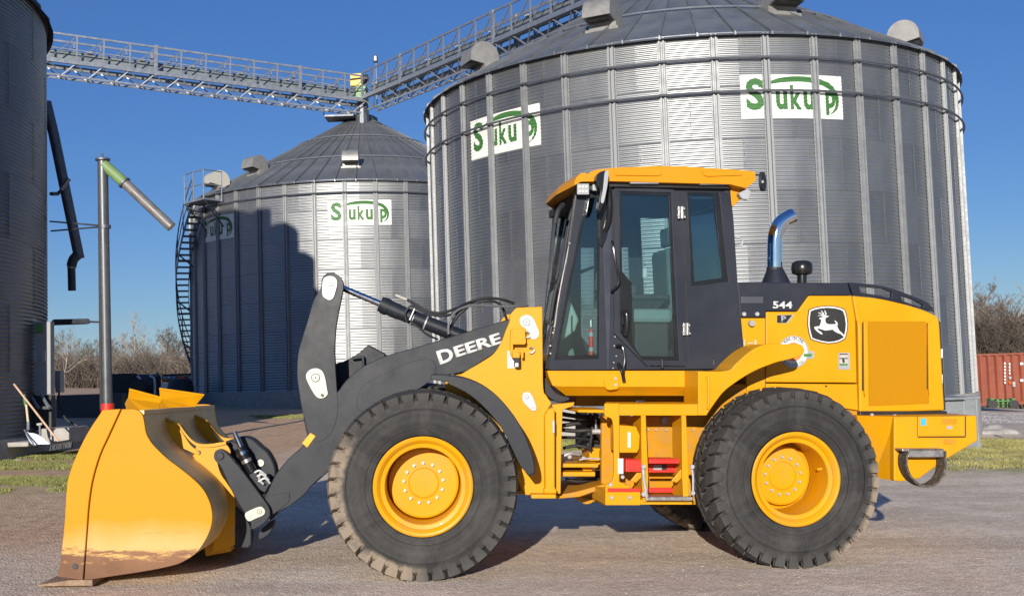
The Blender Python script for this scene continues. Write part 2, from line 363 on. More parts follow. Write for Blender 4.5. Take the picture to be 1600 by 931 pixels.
def ftext(F, name, txt, px, py, v, hpx, m, parent, bold=0, width=1., rot=0, shear=0, depth=.003, cap=.70):
    """flat lettering; hpx = cap height in photo px at that spot"""
    c = F.P(px, py, v); c2 = F.P(px, py-hpx, v); size = (c2.z-c.z)/cap
    bm = text_bm(txt, size, bold*size, width, shear)
    mt = F.rel @ Matrix.Translation(c) @ Matrix.Rotation(-rot, 4, 'Y') @ Matrix.Rotation(pi/2, 4, 'X')
    r = bmesh.ops.extrude_face_region(bm, geom=list(bm.faces)); bmesh.ops.translate(bm, vec=(0, 0, depth), verts=[e for e in r['geom'] if isinstance(e, bmesh.types.BMVert)])
    bm.transform(mt); return obj(name, bm, m, parent)
# ---- wheels
def tyre_mesh(name, m):
    bm = bmesh.new(); Wd = .52; rt = .748
    prof = [(.375, .045), (.40, .015), (.44, .004), (.50, -.004), (.56, -.006), (.62, .002), (.662, .014), (.68, .034), (.695, .07), (.703, .13), (.707, .26), (.703, .39), (.695, .45), (.68, .486), (.662, .506), (.60, .52), (.50, .52), (.42, .50), (.375, .475)]
    revolve(bm, prof, 96)
    for rr in (.455, .60):                                    # moulded rings on the sidewall
        revolve(bm, [(rr-.006, .0), (rr-.003, -.012), (rr+.003, -.012), (rr+.006, .0)], 72)
    NL = 36
    def lug(poly, rin, rout):
        """poly: (v, dtheta) corners in order; radial prism following the crown"""
        lo, hi = [], []
        for v, a, rr in poly:
            lo.append(bm.verts.new(((rin)*cos(a), v, (rin)*sin(a)))); hi.append(bm.verts.new((rr*cos(a), v, rr*sin(a))))
        k = len(poly); bm.faces.new(hi)
        for i in range(k): bm.faces.new((lo[i], lo[(i+1) % k], hi[(i+1) % k], hi[i]))
    st = 2*pi/NL
    for side in (0, 1):
        for i in range(NL):
            for s2, (va, vb, off, skew) in enumerate(((.008, .125, 0, .35), (.140, .250, .5, .35))):
                a0 = st*(i+off+(.5 if side else 0)) + random.uniform(-.004, .004); w = st*(.40 if s2 == 0 else .36)
                y = (lambda v: v) if side == 0 else (lambda v: Wd-v)
                sk = st*skew*(1 if side == 0 else 1)
                r0 = .722 if s2 == 0 else rt-.002; r1_ = rt+random.uniform(-.002, .002)
                q = [(y(va+.012 if s2 == 0 else va), a0-w, r0), (y(va if s2 == 0 else va), a0, r0-.004), (y(va+.006), a0+w, r0), (y((va+vb)/2), a0+w+sk*.6, r1_), (y(vb), a0+w+sk, r1_), (y(vb), a0-w+sk, r1_), (y((va+vb)/2), a0-w+sk*.6, r1_)]
                lug(q, .68, 0)
            # shoulder buttress running down the sidewall
            a0 = st*(i+(.5 if side else 0)); w = st*.36; y = (lambda v: v) if side == 0 else (lambda v: Wd-v)
            P = []
            for r_, dv in ((.625, .004), (.724, -.006)):
                for sgn in (-1, 1): P.append((r_, dv, a0+sgn*w*(1 if r_ > .7 else .85)))
            vs = []
            for r_, dv, a in (P[0], P[1], P[3], P[2]): vs.append((V((r_*cos(a), y(dv), r_*sin(a))), V(((r_-.02)*cos(a), y(dv+.05), (r_-.02)*sin(a)))))
            hexa(bm, [q[0] for q in vs]+[q[1] for q in vs])
    bmesh.ops.recalc_face_normals(bm, faces=bm.faces)
    me = bpy.data.meshes.new(name); bm.to_mesh(me); bm.free(); me.materials.append(m); me.shade_smooth(); me.set_sharp_from_angle(angle=R(28)); return me
def rim_mesh(depth):
    bm = bmesh.new()
    revolve(bm, [(.335, .06), (.35, .035), (.382, .02), (.388, .008), (.375, .0), (.36, .004), (.345, .018), (.335, .030), (.333, .040), (.318, .044), (.302, .046), (.297, .052), (.295, .07), (.293, .20), (.290, depth+.05), (.30, .40), (.36, .47)], 72)
    revolve(bm, [(.3745, .012), (.3765, .004), (.3785, .012)], 72)
    me = bpy.data.meshes.new('rim'); bmesh.ops.recalc_face_normals(bm, faces=bm.faces); bm.to_mesh(me); bm.free(); me.materials.append(yellow); me.shade_smooth(); me.set_sharp_from_angle(angle=R(22)); return me
def hub_mesh(depth, hr):
    bm = bmesh.new()
    revolve(bm, [(0.0, depth-.04), (.004, depth-.04), (.006, depth-.034), (.113, depth-.034), (.116, depth-.030), (.119, depth-.034), (.125, depth-.03), (hr-.02, depth-.028), (hr-.006, depth-.022), (hr, depth-.01), (hr+.001, depth+.05), (.289, depth+.06), (.29, depth+.12)], 72)
    me = bpy.data.meshes.new('hub'); bmesh.ops.recalc_face_normals(bm, faces=bm.faces); bm.to_mesh(me); bm.free(); me.materials.append(yellow); me.shade_smooth(); me.set_sharp_from_angle(angle=R(22)); return me
bm = bmesh.new(); tube(bm, [(0, 0, 0), (0, -.012, 0)], .0125, 12); tube(bm, [(0, -.012, 0), (0, -.026, 0)], .010, 6)
bolt_me = bpy.data.meshes.new('wheel_bolt'); bmesh.ops.recalc_face_normals(bm, faces=bm.faces); bm.to_mesh(bm and bolt_me); bm.free(); bolt_me.materials.append(zinc)
ty_front = tyre_mesh('tyre', tyre_mat('front_tyre_rubber', (R(208), R(66), .61)))
ty_rear = ty_front.copy(); ty_rear.materials.clear(); ty_rear.materials.append(tyre_mat('rear_tyre_rubber', (R(-25), R(40), .66)))
def wheel(F, u, v, depth, tyme, flip, label, phase=0):
    m = F.rel @ Matrix.Translation((u, v, .728)) @ (Matrix.Rotation(pi, 4, 'Z') if flip else Matrix())
    e = bpy.data.objects.new('wheel', None); COL.objects.link(e); e.parent = LD; e.matrix_local = m
    if label: e['label'] = label
    t = obj('tyre', tyme, None, e, Matrix.Rotation(phase, 4, 'Y')); rm = obj('rim', rim_mesh(depth), None, e); hb = obj('hub', hub_mesh(depth, .284 if depth < .32 else .252), None, e)
    for k in range(13):
        a = 2*pi*(k+.3)/13; obj('bolt', bolt_me, None, e, Matrix.Translation((.158*cos(a), depth-.03, .158*sin(a))))
    return e
wheel(FF, 0, 0, .31, ty_front, False, 'front wheel with dried mud on its shoulder lugs')
wheel(FF, 0, 2.55, .185, ty_rear, True, None, .1)
wheel(RF, 0, 0, .33, ty_rear, False, 'rear wheel with deep dished rim', .05)
wheel(RF, 0, 2.55, .235, ty_rear, True, None, .2)
# valve stem guard in the rear rim
c = RF.P(1277, 733, .16); obj('valve_stem', tube(bmesh.new(), [RF.rel@(c), RF.rel@(c+V((.06, -.02, .01)))], .012, 8), yellow, LD)
# ---- bucket
BV0, BV1 = -.05, 2.68
bucket = bpy.data.objects.new('bucket', None); COL.objects.link(bucket); bucket.parent = LD; bucket.matrix_local = FF.rel @ Matrix.Translation((0, 0, .01)) @ Matrix.Rotation(R(-1.6), 4, 'X') @ FF.rel.inverted(); bucket['label'] = 'yellow bucket with paint scuffed off its lower edge'
side = [(158.7, 643, 1), (187, 641.7), (208, 642), (217, 646), (222, 655), (226, 677), (231, 688), (240, 700), (260, 719), (280, 734), (300, 750), (315, 765), (324.5, 781), (330, 798), (331, 815), (327, 832), (318, 850), (305, 867), (285, 880), (268, 886), (235, 893), (185, 901), (137.5, 908, 1), (128, 909, 1), (90, 903, 1), (94, 883), (97.5, 853), (101, 815), (103.8, 762), (108.8, 740), (115, 722), (126, 697), (140, 671)]
side_l = [FF.P(p[0], p[1], BV0) for p in cr(side, 5, True)]
def bplate(name, px_pts, v, t, m, smooth=True, parent=bucket, bevel=.005, ref=None):
    return plate(FF, name, px_pts, v, v+t, m, parent, smooth=smooth, bevel=bevel)
bplate('side_plate', side, BV0, .03, bucket_m)
bm = bmesh.new(); prism(bm, [[(q.x, q.z) for q in side_l]], lambda a, b, v: FF.rel @ V((a, v, b)), BV1-.03, BV1); bmesh.ops.recalc_face_normals(bm, faces=bm.faces); dissolve(bm); obj('side_plate', bm, bucket_m, bucket, bevel=.005)
cut = [(158.2, 643, 1), (186, 641.5, 1), (167.5, 682.5), (154, 712.5), (143, 750), (137.5, 785), (134.5, 822), (132, 860), (129, 909, 1), (89, 903, 1), (93, 883), (96.8, 853), (100.3, 815), (103, 762), (108, 740), (114.3, 722), (125.3, 697), (139.5, 671)]
bplate('side_cutter', cut, BV0-.028, .026, bucket_m)
# shell: swept profile with thickness
pro = [(128, 909), (185, 901), (235, 893), (268, 886), (285, 880), (305, 867), (318, 850), (327, 832), (331, 815), (330, 798), (324.5, 781), (315, 765), (300, 750), (280, 734), (260, 719), (240, 700), (231, 688), (226, 677), (222, 655), (219, 648)]
pl = [FF.P(p[0], p[1], BV0+.001) for p in cr(pro, 3)]
def off2(pts, d):
    out = []
    for i, p in enumerate(pts):
        a, b = pts[max(i-1, 0)], pts[min(i+1, len(pts)-1)]; t = V((b.x-a.x, b.z-a.z)).normalized(); out.append((p.x - t.y*d, p.z + t.x*d))
    return out
inner = off2(pl, .022); outer = off2(pl, .002)
poly = outer + inner[::-1]
bm = bmesh.new(); prism(bm, [poly], lambda a, b, v: FF.rel @ V((a, v, b)), BV0+.031, BV1-.031); obj('shell', bm, shell_m, bucket, smooth=True)
# top lip strip
p0, p1 = pl[-1], pl[-4]
bm = bmesh.new(); hexa(bm, [FF.rel @ V(q) for q in ((p0.x-.06, BV0+.031, p0.z-.01), (p0.x+.012, BV0+.031, p0.z-.01), (p0.x+.012, BV1-.031, p0.z-.01), (p0.x-.06, BV1-.031, p0.z-.01), (p0.x-.06, BV0+.031, p0.z+.022), (p0.x+.012, BV0+.031, p0.z+.022), (p0.x+.012, BV1-.031, p0.z+.022), (p0.x-.06, BV1-.031, p0.z+.022))]); obj('top_lip', bm, shell_m, bucket)
# cutting edge: wedge along the whole width
e0 = FF.P(62, 920, BV0); e1 = FF.P(137, 909, BV0)
bm = bmesh.new(); x0, x1, x2 = e0.x, e0.x+.22, e0.x+.40
sec = [(x0, .006), (x2, .006), (x2, .05), (x1, .05), (x0, .018)]
prism(bm, [sec], lambda a, b, v: FF.rel @ V((a, v, b)), BV0-.04, BV1+.04); obj('cutting_edge', bm, rust_m, bucket, bevel=.004)
bm = bmesh.new(); c = FF.P(117, 887, BV0-.03); tube(bm, [FF.rel@c, FF.rel@(c+V((0, -.006, 0)))], .022, 12); obj('bolt_hole', bm, blackp, bucket)
# ribs
rib = [(244, 660, 1), (249, 654, 1), (260, 660), (271, 668), (279, 680), (290, 696), (302, 706), (304, 711, 1), (295, 709), (280, 702), (262, 696), (245, 690, 1), (238, 684, 1), (241, 675)]
for v_, in ((.62,), (1.72,)):
    q = [FF.P(p[0], p[1], .62) for p in cr(rib, 4, True)]
    bm = bmesh.new(); prism(bm, [[(p.x+.035, p.z+.01) for p in q]], lambda a, b, v: FF.rel @ V((a, v, b)), v_, v_+.03); obj('rib', bm, yellow, bucket, bevel=.004)
    # bright edge flange of the rib, sweeping into the hook plate
    up = [FF.P(p[0], p[1], .62)+V((.035, 0, .01)) for p in cr([(249, 653), (260, 658), (272, 664), (281, 676), (292, 688), (304, 694), (325, 694), (345, 690)], 4)]
    bm = bmesh.new()
    for a, b in zip(up, up[1:]):
        hexa(bm, [FF.rel @ V(z) for z in ((a.x, v_, a.z), (b.x, v_, b.z), (b.x, v_+.10, b.z), (a.x, v_+.10, a.z), (a.x, v_, a.z-.025), (b.x, v_, b.z-.025), (b.x, v_+.10, b.z-.025), (a.x, v_+.10, a.z-.025))])
    obj('rib_flange', bm, yellow, bucket)
    hp = [(303, 704, 1), (305, 696), (315, 693), (330, 692), (345, 690), (355, 697), (358, 708), (346, 707), (338, 716), (340, 730), (345, 742), (352, 752), (362, 768), (366, 785), (366, 850, 1), (330, 862, 1), (340, 800), (345, 775), (342, 757), (330, 744), (312, 738), (302, 728)]
    q = [FF.P(p[0], p[1], .62) for p in cr(hp, 4, True)]
    bm = bmesh.new(); prism(bm, [[(p.x, p.z) for p in q]], lambda a, b, v: FF.rel @ V((a, v, b)), v_+.02, v_+.06); obj('hook_plate', bm, yellow, bucket, bevel=.005)
# torque box between the hook plates
tb = [(298, 712), (305, 700), (345, 694), (350, 715), (340, 725), (350, 760), (362, 790), (362, 858), (322, 866), (300, 760)]
q = [FF.P(p[0], p[1], .62) for p in tb]; bm = bmesh.new(); prism(bm, [[(p.x-.02, p.z-.02) for p in q]], lambda a, b, v: FF.rel @ V((a, v, b)), .70, 1.78); obj('torque_box', bm, yellow, bucket, bevel=.01)
disc(FF, 'hole', 309, 705, .625, .016, .012, blackp, bucket)
# flared spill guards standing above the lip
def guard(pts_main, pts_left, v):
    e = bpy.data.objects.new('spill_guard', None); COL.objects.link(e); e.parent = LD
    bm = bmesh.new(); q = [FF.P(*p[:2], v+p[2]) for p in pts_main]; k = len(q)
    for base, dv in ((q, .012),):
        A = [bm.verts.new(FF.rel@p) for p in base]; B = [bm.verts.new(FF.rel@(p+V((0, dv, 0)))) for p in base]
        bm.faces.new(A); bm.faces.new(B[::-1])
        for i in range(k): bm.faces.new((A[i], A[(i+1) % k], B[(i+1) % k], B[i]))
    obj('face_plate', bm, yellow, e)
    bm = bmesh.new(); q = [FF.P(*p[:2], v+p[2]) for p in pts_left]; k = len(q)
    A = [bm.verts.new(FF.rel@p) for p in q]; B = [bm.verts.new(FF.rel@(p+V((.004, .012, 0)))) for p in q]
    bm.faces.new(A); bm.faces.new(B[::-1])
    for i in range(k): bm.faces.new((A[i], A[(i+1) % k], B[(i+1) % k], B[i]))
    obj('return_plate', bm, yellow, e)
    P = [FF.R(pts_main[0][0], pts_main[0][1], v+pts_main[0][2]), FF.R(pts_main[1][0], pts_main[1][1], v+pts_main[1][2])]
    obj('lip_bar', tube(bmesh.new(), P, .009, 6), yellow, e)
guard([(202, 608, -.05), (254.5, 622, -.02), (250, 629, .0), (247, 645, .1), (226, 647, .1), (200, 622, 0)], [(200, 621, 0), (226, 647, .1), (200, 650, .25), (195, 630, .2)], .75)
guard([(249, 607, -.05), (319, 617, -.02), (305, 634, .05), (303, 642, .1), (272, 643, .1), (250, 624, 0)], [(252, 624, 0), (274, 643, .1), (249, 645, .2), (247, 635, .15)], 1.75)
# ---- lift arms (near and far), bellcrank, tilt cylinder
boom = [(403, 815, 1), (392, 806), (391, 795), (400, 786), (414, 774), (430, 742), (450, 717), (472, 697), (480, 681, 1), (474, 650), (476, 628), (495, 622), (512, 622), (527, 612), (540, 595), (560, 577), (585, 563), (612, 553), (645, 544), (675, 535), (725, 520), (797, 498, 1), (800, 535, 1), (772, 553), (745, 570), (725, 581), (672, 592), (654, 607), (600, 640), (560, 680), (530, 720), (508, 741), (500, 747), (486, 760), (475, 773), (450, 792), (430, 802), (418, 812)]
def two(name, pts, v0, v1, m, vf, smooth=True, lab=None):
    a = plate(FF, name, pts, v0, v1, m, smooth=smooth, bevel=.008)
    b = a.copy(); COL.objects.link(b); b.parent = LD; b.matrix_local = Matrix.Translation(FF.rel.to_3x3() @ V((0, vf, 0))); return a
lift = two('lift_arm', boom, .64, .70, grey, 1.20)
plate(FF, 'arm_boss', [(411, 779), (448, 769, ), (452, 775), (449, 786), (420, 806), (408, 800)], .632, .64, grey, lift, smooth=True, bevel=.003)
plate(FF, 'arm_panel', [(598, 585), (640, 566), (668, 561), (679, 566), (681, 577), (676, 590), (655, 607), (600, 640), (560, 640), (565, 605)], .634, .641, grey, lift, smooth=True, bevel=.003)
plate(FF, 'reflector', [(472, 692), (485, 676), (493, 681), (480, 699)], .630, .639, mat('amber_reflector', (.85, .36, .01), .3), lift, bevel=.002)
bc = [(501, 450), (503, 436), (510, 427.5), (520, 426), (530, 431), (536, 441), (536, 452), (531.5, 475), (527.5, 495), (524.5, 515), (523, 545), (524, 575), (526.5, 612), (528, 640), (520, 672), (500, 690), (485, 684), (478, 662), (472, 640), (468, 615), (464.5, 590), (465, 562), (468, 543), (475, 520), (482, 497), (490, 470)]
crank = plate(FF, 'bellcrank', bc, .637, .72, grey, smooth=True, bevel=.003)
def pin(name, pts, v, m, hole, par): 
    p = plate(FF, name, pts, v-.012, v, m, par, smooth=True, bevel=.003)
    disc(FF, 'pin', hole[0], hole[1], v-.026, hole[2], .016, m, par, 20); disc(FF, 'pin_ring', hole[0], hole[1], v-.015, hole[2]*1.22, .008, blackp, par, 20); disc(FF, 'pin_centre', hole[0], hole[1], v-.029, hole[2]*.25, .004, blackp, par, 8); return p
pin('pin_plate', [(504, 440), (508, 433), (516, 431), (524, 434), (527, 442), (525, 453), (521, 465), (515, 469), (508, 466), (503.5, 460)], .635, zinc, (516, 442, .023), crank)
pin('pin_plate', [(478, 590), (482, 579), (493, 575), (503, 579), (508, 590), (511, 607), (512, 616), (505, 622), (496, 621), (488, 611)], .635, cream, (493, 590, .03), crank)
disc(FF, 'bolt', 503, 617, .60, .012, .01, blackp, crank, 6)
disc(FF, 'pin_boss', 516, 442, .66, .05, .40, grey)
disc(FF, 'pivot_tube', 493, 592, .66, .10, 1.2, grey)
sup = [(524, 568, 1), (540, 563), (560, 552, 1), (575, 539, 1), (601, 553, 1), (606, 590, 1), (560, 640, 1), (527, 640, 1)]
plate(FF, 'arm_crossmember', sup, 1.05, 1.35, grey, smooth=True)
plate(FF, 'stop_bracket', [(562, 556), (569, 556), (570, 575), (566, 575), (565, 560), (550, 562), (548, 559)], .98, 1.03, grey)
# tilt cylinder
cyl = bpy.data.objects.new('tilt_cylinder', None); COL.objects.link(cyl); cyl.parent = LD
VC = .84
ftube(FF, 'rod', [(516, 442, VC), (600, 477, VC)], .027, rodm, cyl, 20, False)
ftube(FF, 'gland', [(594, 474.5, VC), (624, 488, VC)], .066, grey, cyl, 24, False)
ftube(FF, 'barrel', [(598, 476.5, VC), (607, 480.5, VC)], .073, grey, cyl, 24, False)
ftube(FF, 'barrel', [(622, 487, VC), (742, 534, VC)], .062, grey, cyl, 24, False)
for x, y in ((644, 497), (664, 504)): ftube(FF, 'clamp_band', [(x, y, VC), (x+2, y+.8, VC)], .066, zinc, cyl, 24, False)
ftube(FF, 'fitting', [(618, 461, VC-.06), (628, 465, VC-.06), (640, 470, VC-.06)], .011, cream, cyl, 8)
ftube(FF, 'hose', [(636, 468, VC-.06), (650, 476, VC-.06), (668, 486, VC-.06), (690, 489, VC-.05), (712, 482, VC), (735, 472, VC+.1), (760, 466, VC+.15), (785, 468, VC+.2), (803, 474, VC+.25)], .0125, black, cyl, 8)
ftube(FF, 'hose', [(650, 480, VC-.07), (672, 491, VC-.07), (695, 493, VC-.05), (715, 488, VC), (735, 477, VC+.1), (760, 470, VC+.12), (782, 476, VC+.16), (792, 500, VC+.2)], .0125, black, cyl, 8)
ftube(FF, 'hose', [(701, 522, VC-.09), (701, 508, VC-.09), (706, 494, VC-.08), (718, 483, VC-.04), (740, 477, VC), (770, 478, VC+.05), (800, 479, VC+.1), (825, 477, VC+.2)], .011, mat('hose_grey', (.12, .12, .125), .45), cyl, 8)
ftube(FF, 'hose', [(705, 520, VC), (706, 508, VC), (716, 492, VC), (730, 480, VC)], .014, black, cyl, 8)
ftube(FF, 'hose', [(636, 503, VC-.08), (633, 490, VC-.09), (640, 479, VC-.09), (648, 481, VC-.08), (641, 500, VC-.08), (655, 512, VC-.07), (668, 523, VC-.05), (684, 530, VC)], .009, black, cyl, 8)
ftube(FF, 'clip', [(640, 500, VC-.095), (648, 482, VC-.095)], .007, zinc, cyl, 6, False)
# black steel fabrication for the coupler
cpl = bpy.data.objects.new('coupler', None); COL.objects.link(cpl); cpl.parent = LD
body = [(347, 694), (362, 686), (380, 682), (395, 686), (408, 697), (420, 708), (430, 728), (431, 745), (425, 760), (412, 772), (385, 770), (360, 740), (350, 712)]
plate(FF, 'coupler_body', body, .86, 1.02, grey, cpl, smooth=True, bevel=.015)
plate(FF, 'body_rib', [(352, 692), (365, 690), (380, 700), (388, 720), (384, 735), (395, 752), (402, 770), (390, 770), (375, 745), (362, 720)], .80, .86, grey, cpl, smooth=True)
link = [(334, 712), (337, 704), (346, 702), (356, 709), (366, 720), (383, 741), (410, 777), (420, 792), (421.5, 805), (412, 817), (394, 827), (391, 815), (383, 803), (366, 774), (357, 756), (346, 731), (336, 719)]
plate(FF, 'link_plate', link, .565, .635, grey, cpl, smooth=True, bevel=.006)
disc(FF, 'pin', 343.5, 712, .55, .032, .02, grey, cpl, 20, bevel=.004)
pin('pin_plate', [(382.5, 804), (386, 799), (402, 792), (409, 791.5), (414, 797), (412, 804), (399, 810), (390, 814), (385, 811)], .563, cream, (405, 799, .016), cpl)
disc(FF, 'bolt', 389, 807, .545, .015, .01, zinc, cpl, 6)
ear = [(362, 812), (366, 790), (382, 803), (393, 824), (393, 850), (388, 856), (366, 855), (361, 848)]
plate(FF, 'bucket_ear', ear, .66, .76, grey, cpl, smooth=False, bevel=.01); disc(FF, 'pin', 371, 828, .65, .03, .02, grey, cpl)
plate(FF, 'link_foot', [(404, 840), (405, 832), (415, 820), (426, 815), (425, 825), (417, 836), (406, 842)], .80, .95, grey, cpl, smooth=True)
plate(FF, 'link_arm', [(418, 815), (440, 795), (470, 770), (500, 745), (506, 730), (480, 740), (440, 760), (410, 790)], 1.2, 1.4, grey, cpl, smooth=True)
ftube(FF, 'lock_cylinder', [(374, 699, .70), (394, 737, .70)], .042, blackgloss, cpl, 16, False)
ftube(FF, 'lock_rod', [(366, 674, .70), (378, 702, .70)], .020, rodm, cpl, 12, False)
ftube(FF, 'gland_ring', [(377.5, 705, .70), (380, 710, .70)], .046, rodm, cpl, 16, False)
ftube(FF, 'gland_ring', [(384, 717, .70), (386.5, 722, .70)], .045, steel, cpl, 16, False)
plate(FF, 'cylinder_guard', [(388, 742), (398, 734), (424, 752), (414, 770), (405, 765)], .68, .72, grey, cpl)
for pth in (((398, 738), (406, 735), (416, 743)), ((402, 744), (410, 741), (420, 750)), ((404, 752), (414, 747), (422, 755)), ((408, 736), (405, 748), (412, 756))):
    ftube(FF, 'fitting', [(x, y, .64) for x, y in pth], .010, zinc, cpl, 8)
disc(FF, 'pin', 407, 723, .84, .030, .03, cream, cpl, 20)
# ---- front frame tower
tower = [(847.5, 479, 1), (807, 480.5, 1), (797, 492), (796, 502), (790, 517), (783, 535), (772, 552), (755, 564), (733, 577), (718, 586), (700, 598), (698, 612), (722, 622), (755, 650), (782, 690), (800, 728), (812, 758), (820, 773, 1), (851, 773, 1), (851, 660), (856, 640), (862, 630, 1), (854, 618), (849, 605), (848, 540)]
tw = plate(FF, 'front_frame', tower, .50, .56, yellow, smooth=True, bevel=.008)
b_ = tw.copy(); COL.objects.link(b_); b_.parent = LD; b_.matrix_local = Matrix.Translation(FF.rel.to_3x3() @ V((0, 1.46, 0)))
plate(FF, 'frame_crossplate', [(812, 560), (846, 560), (846, 770), (812, 770)], .56, 1.96, yellow_dirty)
plate(FF, 'frame_belly', [(700, 640), (812, 640), (820, 772), (640, 772)], .62, 1.9, yellow_dirty)
disc(FF, 'axle_housing', 661, 764, .30, .17, 2.0, yellow_dirty); disc(RF, 'axle_housing', 1245, 750, .45, .19, 1.7, yellow_dirty)
pin('pin_plate', [(812, 500), (816, 494), (824, 492), (832, 496), (838, 508), (842.5, 521), (838, 529), (830, 529), (826, 521), (822, 514), (815, 509)], .498, white, (823, 503.5, .024), tw)
disc(FF, 'bolt', 835, 523, .475, .018, .014, zinc, tw, 6)
pin('pin_plate', [(816, 620), (818, 614), (825, 612), (831, 617), (838, 634), (838, 640), (833, 642), (827, 638), (818, 628)], .498, zinc, (823, 620, .014), tw)
disc(FF, 'bolt', 833, 635, .475, .014, .014, zinc, tw, 6)
# lamp bracket
lb = bpy.data.objects.new('turn_signal', None); COL.objects.link(lb); lb.parent = LD
plate(FF, 'bracket', [(799, 514), (820, 513), (822, 535), (820, 538), (801, 538)], .40, .415, yellow, lb, bevel=.003)
plate(FF, 'bracket_side', [(798, 515), (801, 512), (802, 550), (812, 550), (812, 559), (800, 559), (797, 552)], .40, .49, yellow, lb, bevel=.003)
plate(FF, 'guard_loop', [(799, 546), (818, 546), (818, 559), (814, 559), (814, 550), (802, 550), (802, 558), (799, 558)], .40, .415, yellow, lb, bevel=.002)
disc(FF, 'lens', 810.5, 550, .405, .026, .05, orangelens, lb, 16)
fbox(FF, 'label_plate', 793, 548, 804, 575, .494, .499, white, lb, .001)
fbox(FF, 'housing', 803.5, 559, 812.5, 573, .40, .44, grey, lb); fbox(FF, 'label_plate', 805, 567, 810, 573, .394, .399, white, lb, .001)
for x, y in ((825, 523), (831, 547)): 
    pts = [(x-4, y-3), (x, y-4), (x+4, y), (x, y+4), (x-4, y+3)]; ftube(FF, 'lifting_ring', [(a, b, .47) for a, b in pts], .006, steel, lb, 6)
# front fender
def band(F, name, top, bot, v0, v1, m, parent=None):
    loop = cr(top, 4)+cr(bot, 4)[::-1]; return plate(F, name, loop, v0, v1, m, parent, bevel=.006)
fen = band(FF, 'front_fender', [(672, 589), (678, 585), (700, 586), (730, 591), (762, 606), (790, 632), (815, 668), (832, 710), (836, 738), (826, 743)], [(673, 593), (680, 594), (700, 597), (725, 605), (752, 621), (780, 650), (803, 688), (818, 725), (820, 732), (824, 742)], .05, .52, grey)
plate(FF, 'fender_skirt', cr([(700, 587), (730, 592), (762, 607), (790, 633), (814, 669), (831, 710), (835, 738)], 4)+cr([(826, 742), (812, 725), (790, 680), (768, 648), (735, 617), (700, 599)], 4), .035, .05, grey, fen, bevel=.002)
fbox(FF, 'fender_bracket', 789, 674, 808, 686, .2, .5, zinc)
# ---- articulation area
plate(FF, 'hinge_column', [(851, 650), (856, 640), (864, 636), (867, 640), (867, 762), (870, 765), (870, 771), (850, 771), (850, 765), (852, 762)], .42, .55, yellow, bevel=.025)
plate(FF, 'hinge_foot', [(830, 772), (869, 772), (869, 778.5), (830, 778.5)], .38, .75, yellow)
plate(FF, 'hinge_plate', [(862, 632), (898, 628), (896, 634), (879, 640), (877, 700), (876, 771), (866, 771), (866, 645)], .56, .62, yellow)
fbox(FF, 'grab_handle', 863, 656, 867, 677, .40, .415, zinc)
for (a, b, c_, d_) in ((864, 724, 935, 730), (864, 737, 930, 744)): fbox(FF, 'hinge_lug', a, b, c_, d_, .75, 1.7, yellow)
plate(FF, 'hinge_lug', [(866, 774), (900, 768), (945, 756), (946, 762), (905, 776), (870, 779)], .7, 1.6, yellow_dirty)
ftube(RF, 'steering_cylinder', [(915, 730, .75), (962, 730, .75)], .028, rodm, n=14, smooth=False)
disc(RF, 'cylinder_eye', 918, 730, .70, .045, .12, yellow)
ftube(RF, 'cylinder_barrel', [(945, 732, .75), (985, 733, .75)], .048, black, n=14, smooth=False)
disc(RF, 'lower_pivot', 917, 771, .9, .09, .3, yellow_dirty)
plate(RF, 'pivot_plate', [(900, 776), (950, 768), (955, 790), (915, 780)], .9, 1.5, yellow_dirty)
fbox(RF, 'drive_shaft_guard', 935, 640, 985, 765, 1.15, 1.3, darkplastic)
fbox(RF, 'valve_block', 921, 700, 938, 732, .8, 1.1, yellow); fbox(RF, 'valve_block', 938, 704, 946, 722, .75, 1.05, yellow_dirty)
for pts, r_, m_ in (
    ([(876, 646, .8), (900, 650, .8), (925, 652, .9), (945, 660, 1)], .020, black), ([(876, 665, .75), (905, 661, .75), (930, 661, .8), (950, 672, .9)], .018, black),
    ([(876, 671, .7), (900, 673, .7), (925, 672, .7), (945, 676, .8)], .018, black), ([(930, 640, .8), (931, 662, .7), (936, 680, .7), (950, 700, .8), (962, 712, .9)], .02, black),
    ([(925, 674, .66), (938, 674, .66), (945, 678, .66)], .022, zinc), ([(931, 655, .66), (931, 674, .66)], .006, zinc), ([(944, 664, .7), (957, 668, .7), (952, 684, .7), (955, 700, .75)], .024, mat('rusty_pipe', (.22, .13, .09), .7)),
    ([(905, 718, .66), (920, 716, .66), (943, 717, .66)], .008, zinc), ([(880, 712, .7), (892, 708, .7), (905, 710, .75)], .014, zinc)):
    ftube(RF, 'hydraulic_hose' if m_ is black else 'pipe_fitting', pts, r_, m_)
fbox(RF, 'transmission', 918, 640, 948, 706, 1.0, 1.5, darkplastic); fbox(RF, 'valve_bank', 926, 650, 946, 668, .86, 1.0, black)
for k_, pts in enumerate(([(876, 655, .95), (900, 658, .95), (922, 664, 1)], [(876, 683, .85), (905, 684, .9), (935, 690, .95)], [(922, 646, .82), (926, 670, .78), (922, 700, .8), (930, 722, .85)], [(940, 642, .8), (946, 664, .74), (942, 690, .74), (948, 716, .8)], [(880, 700, .8), (900, 696, .8), (920, 700, .8), (940, 712, .85)], [(884, 748, .8), (905, 752, .8), (930, 748, .85), (950, 752, .9)])):
    ftube(RF, 'hydraulic_hose', pts, .014, black, seg=4)
for x, y in ((872, 716), (890, 713), (912, 716), (936, 676), (946, 700)): disc(RF, 'hose_nut', x, y, .70, .018, .03, zinc if y > 705 else steel, None, 8)
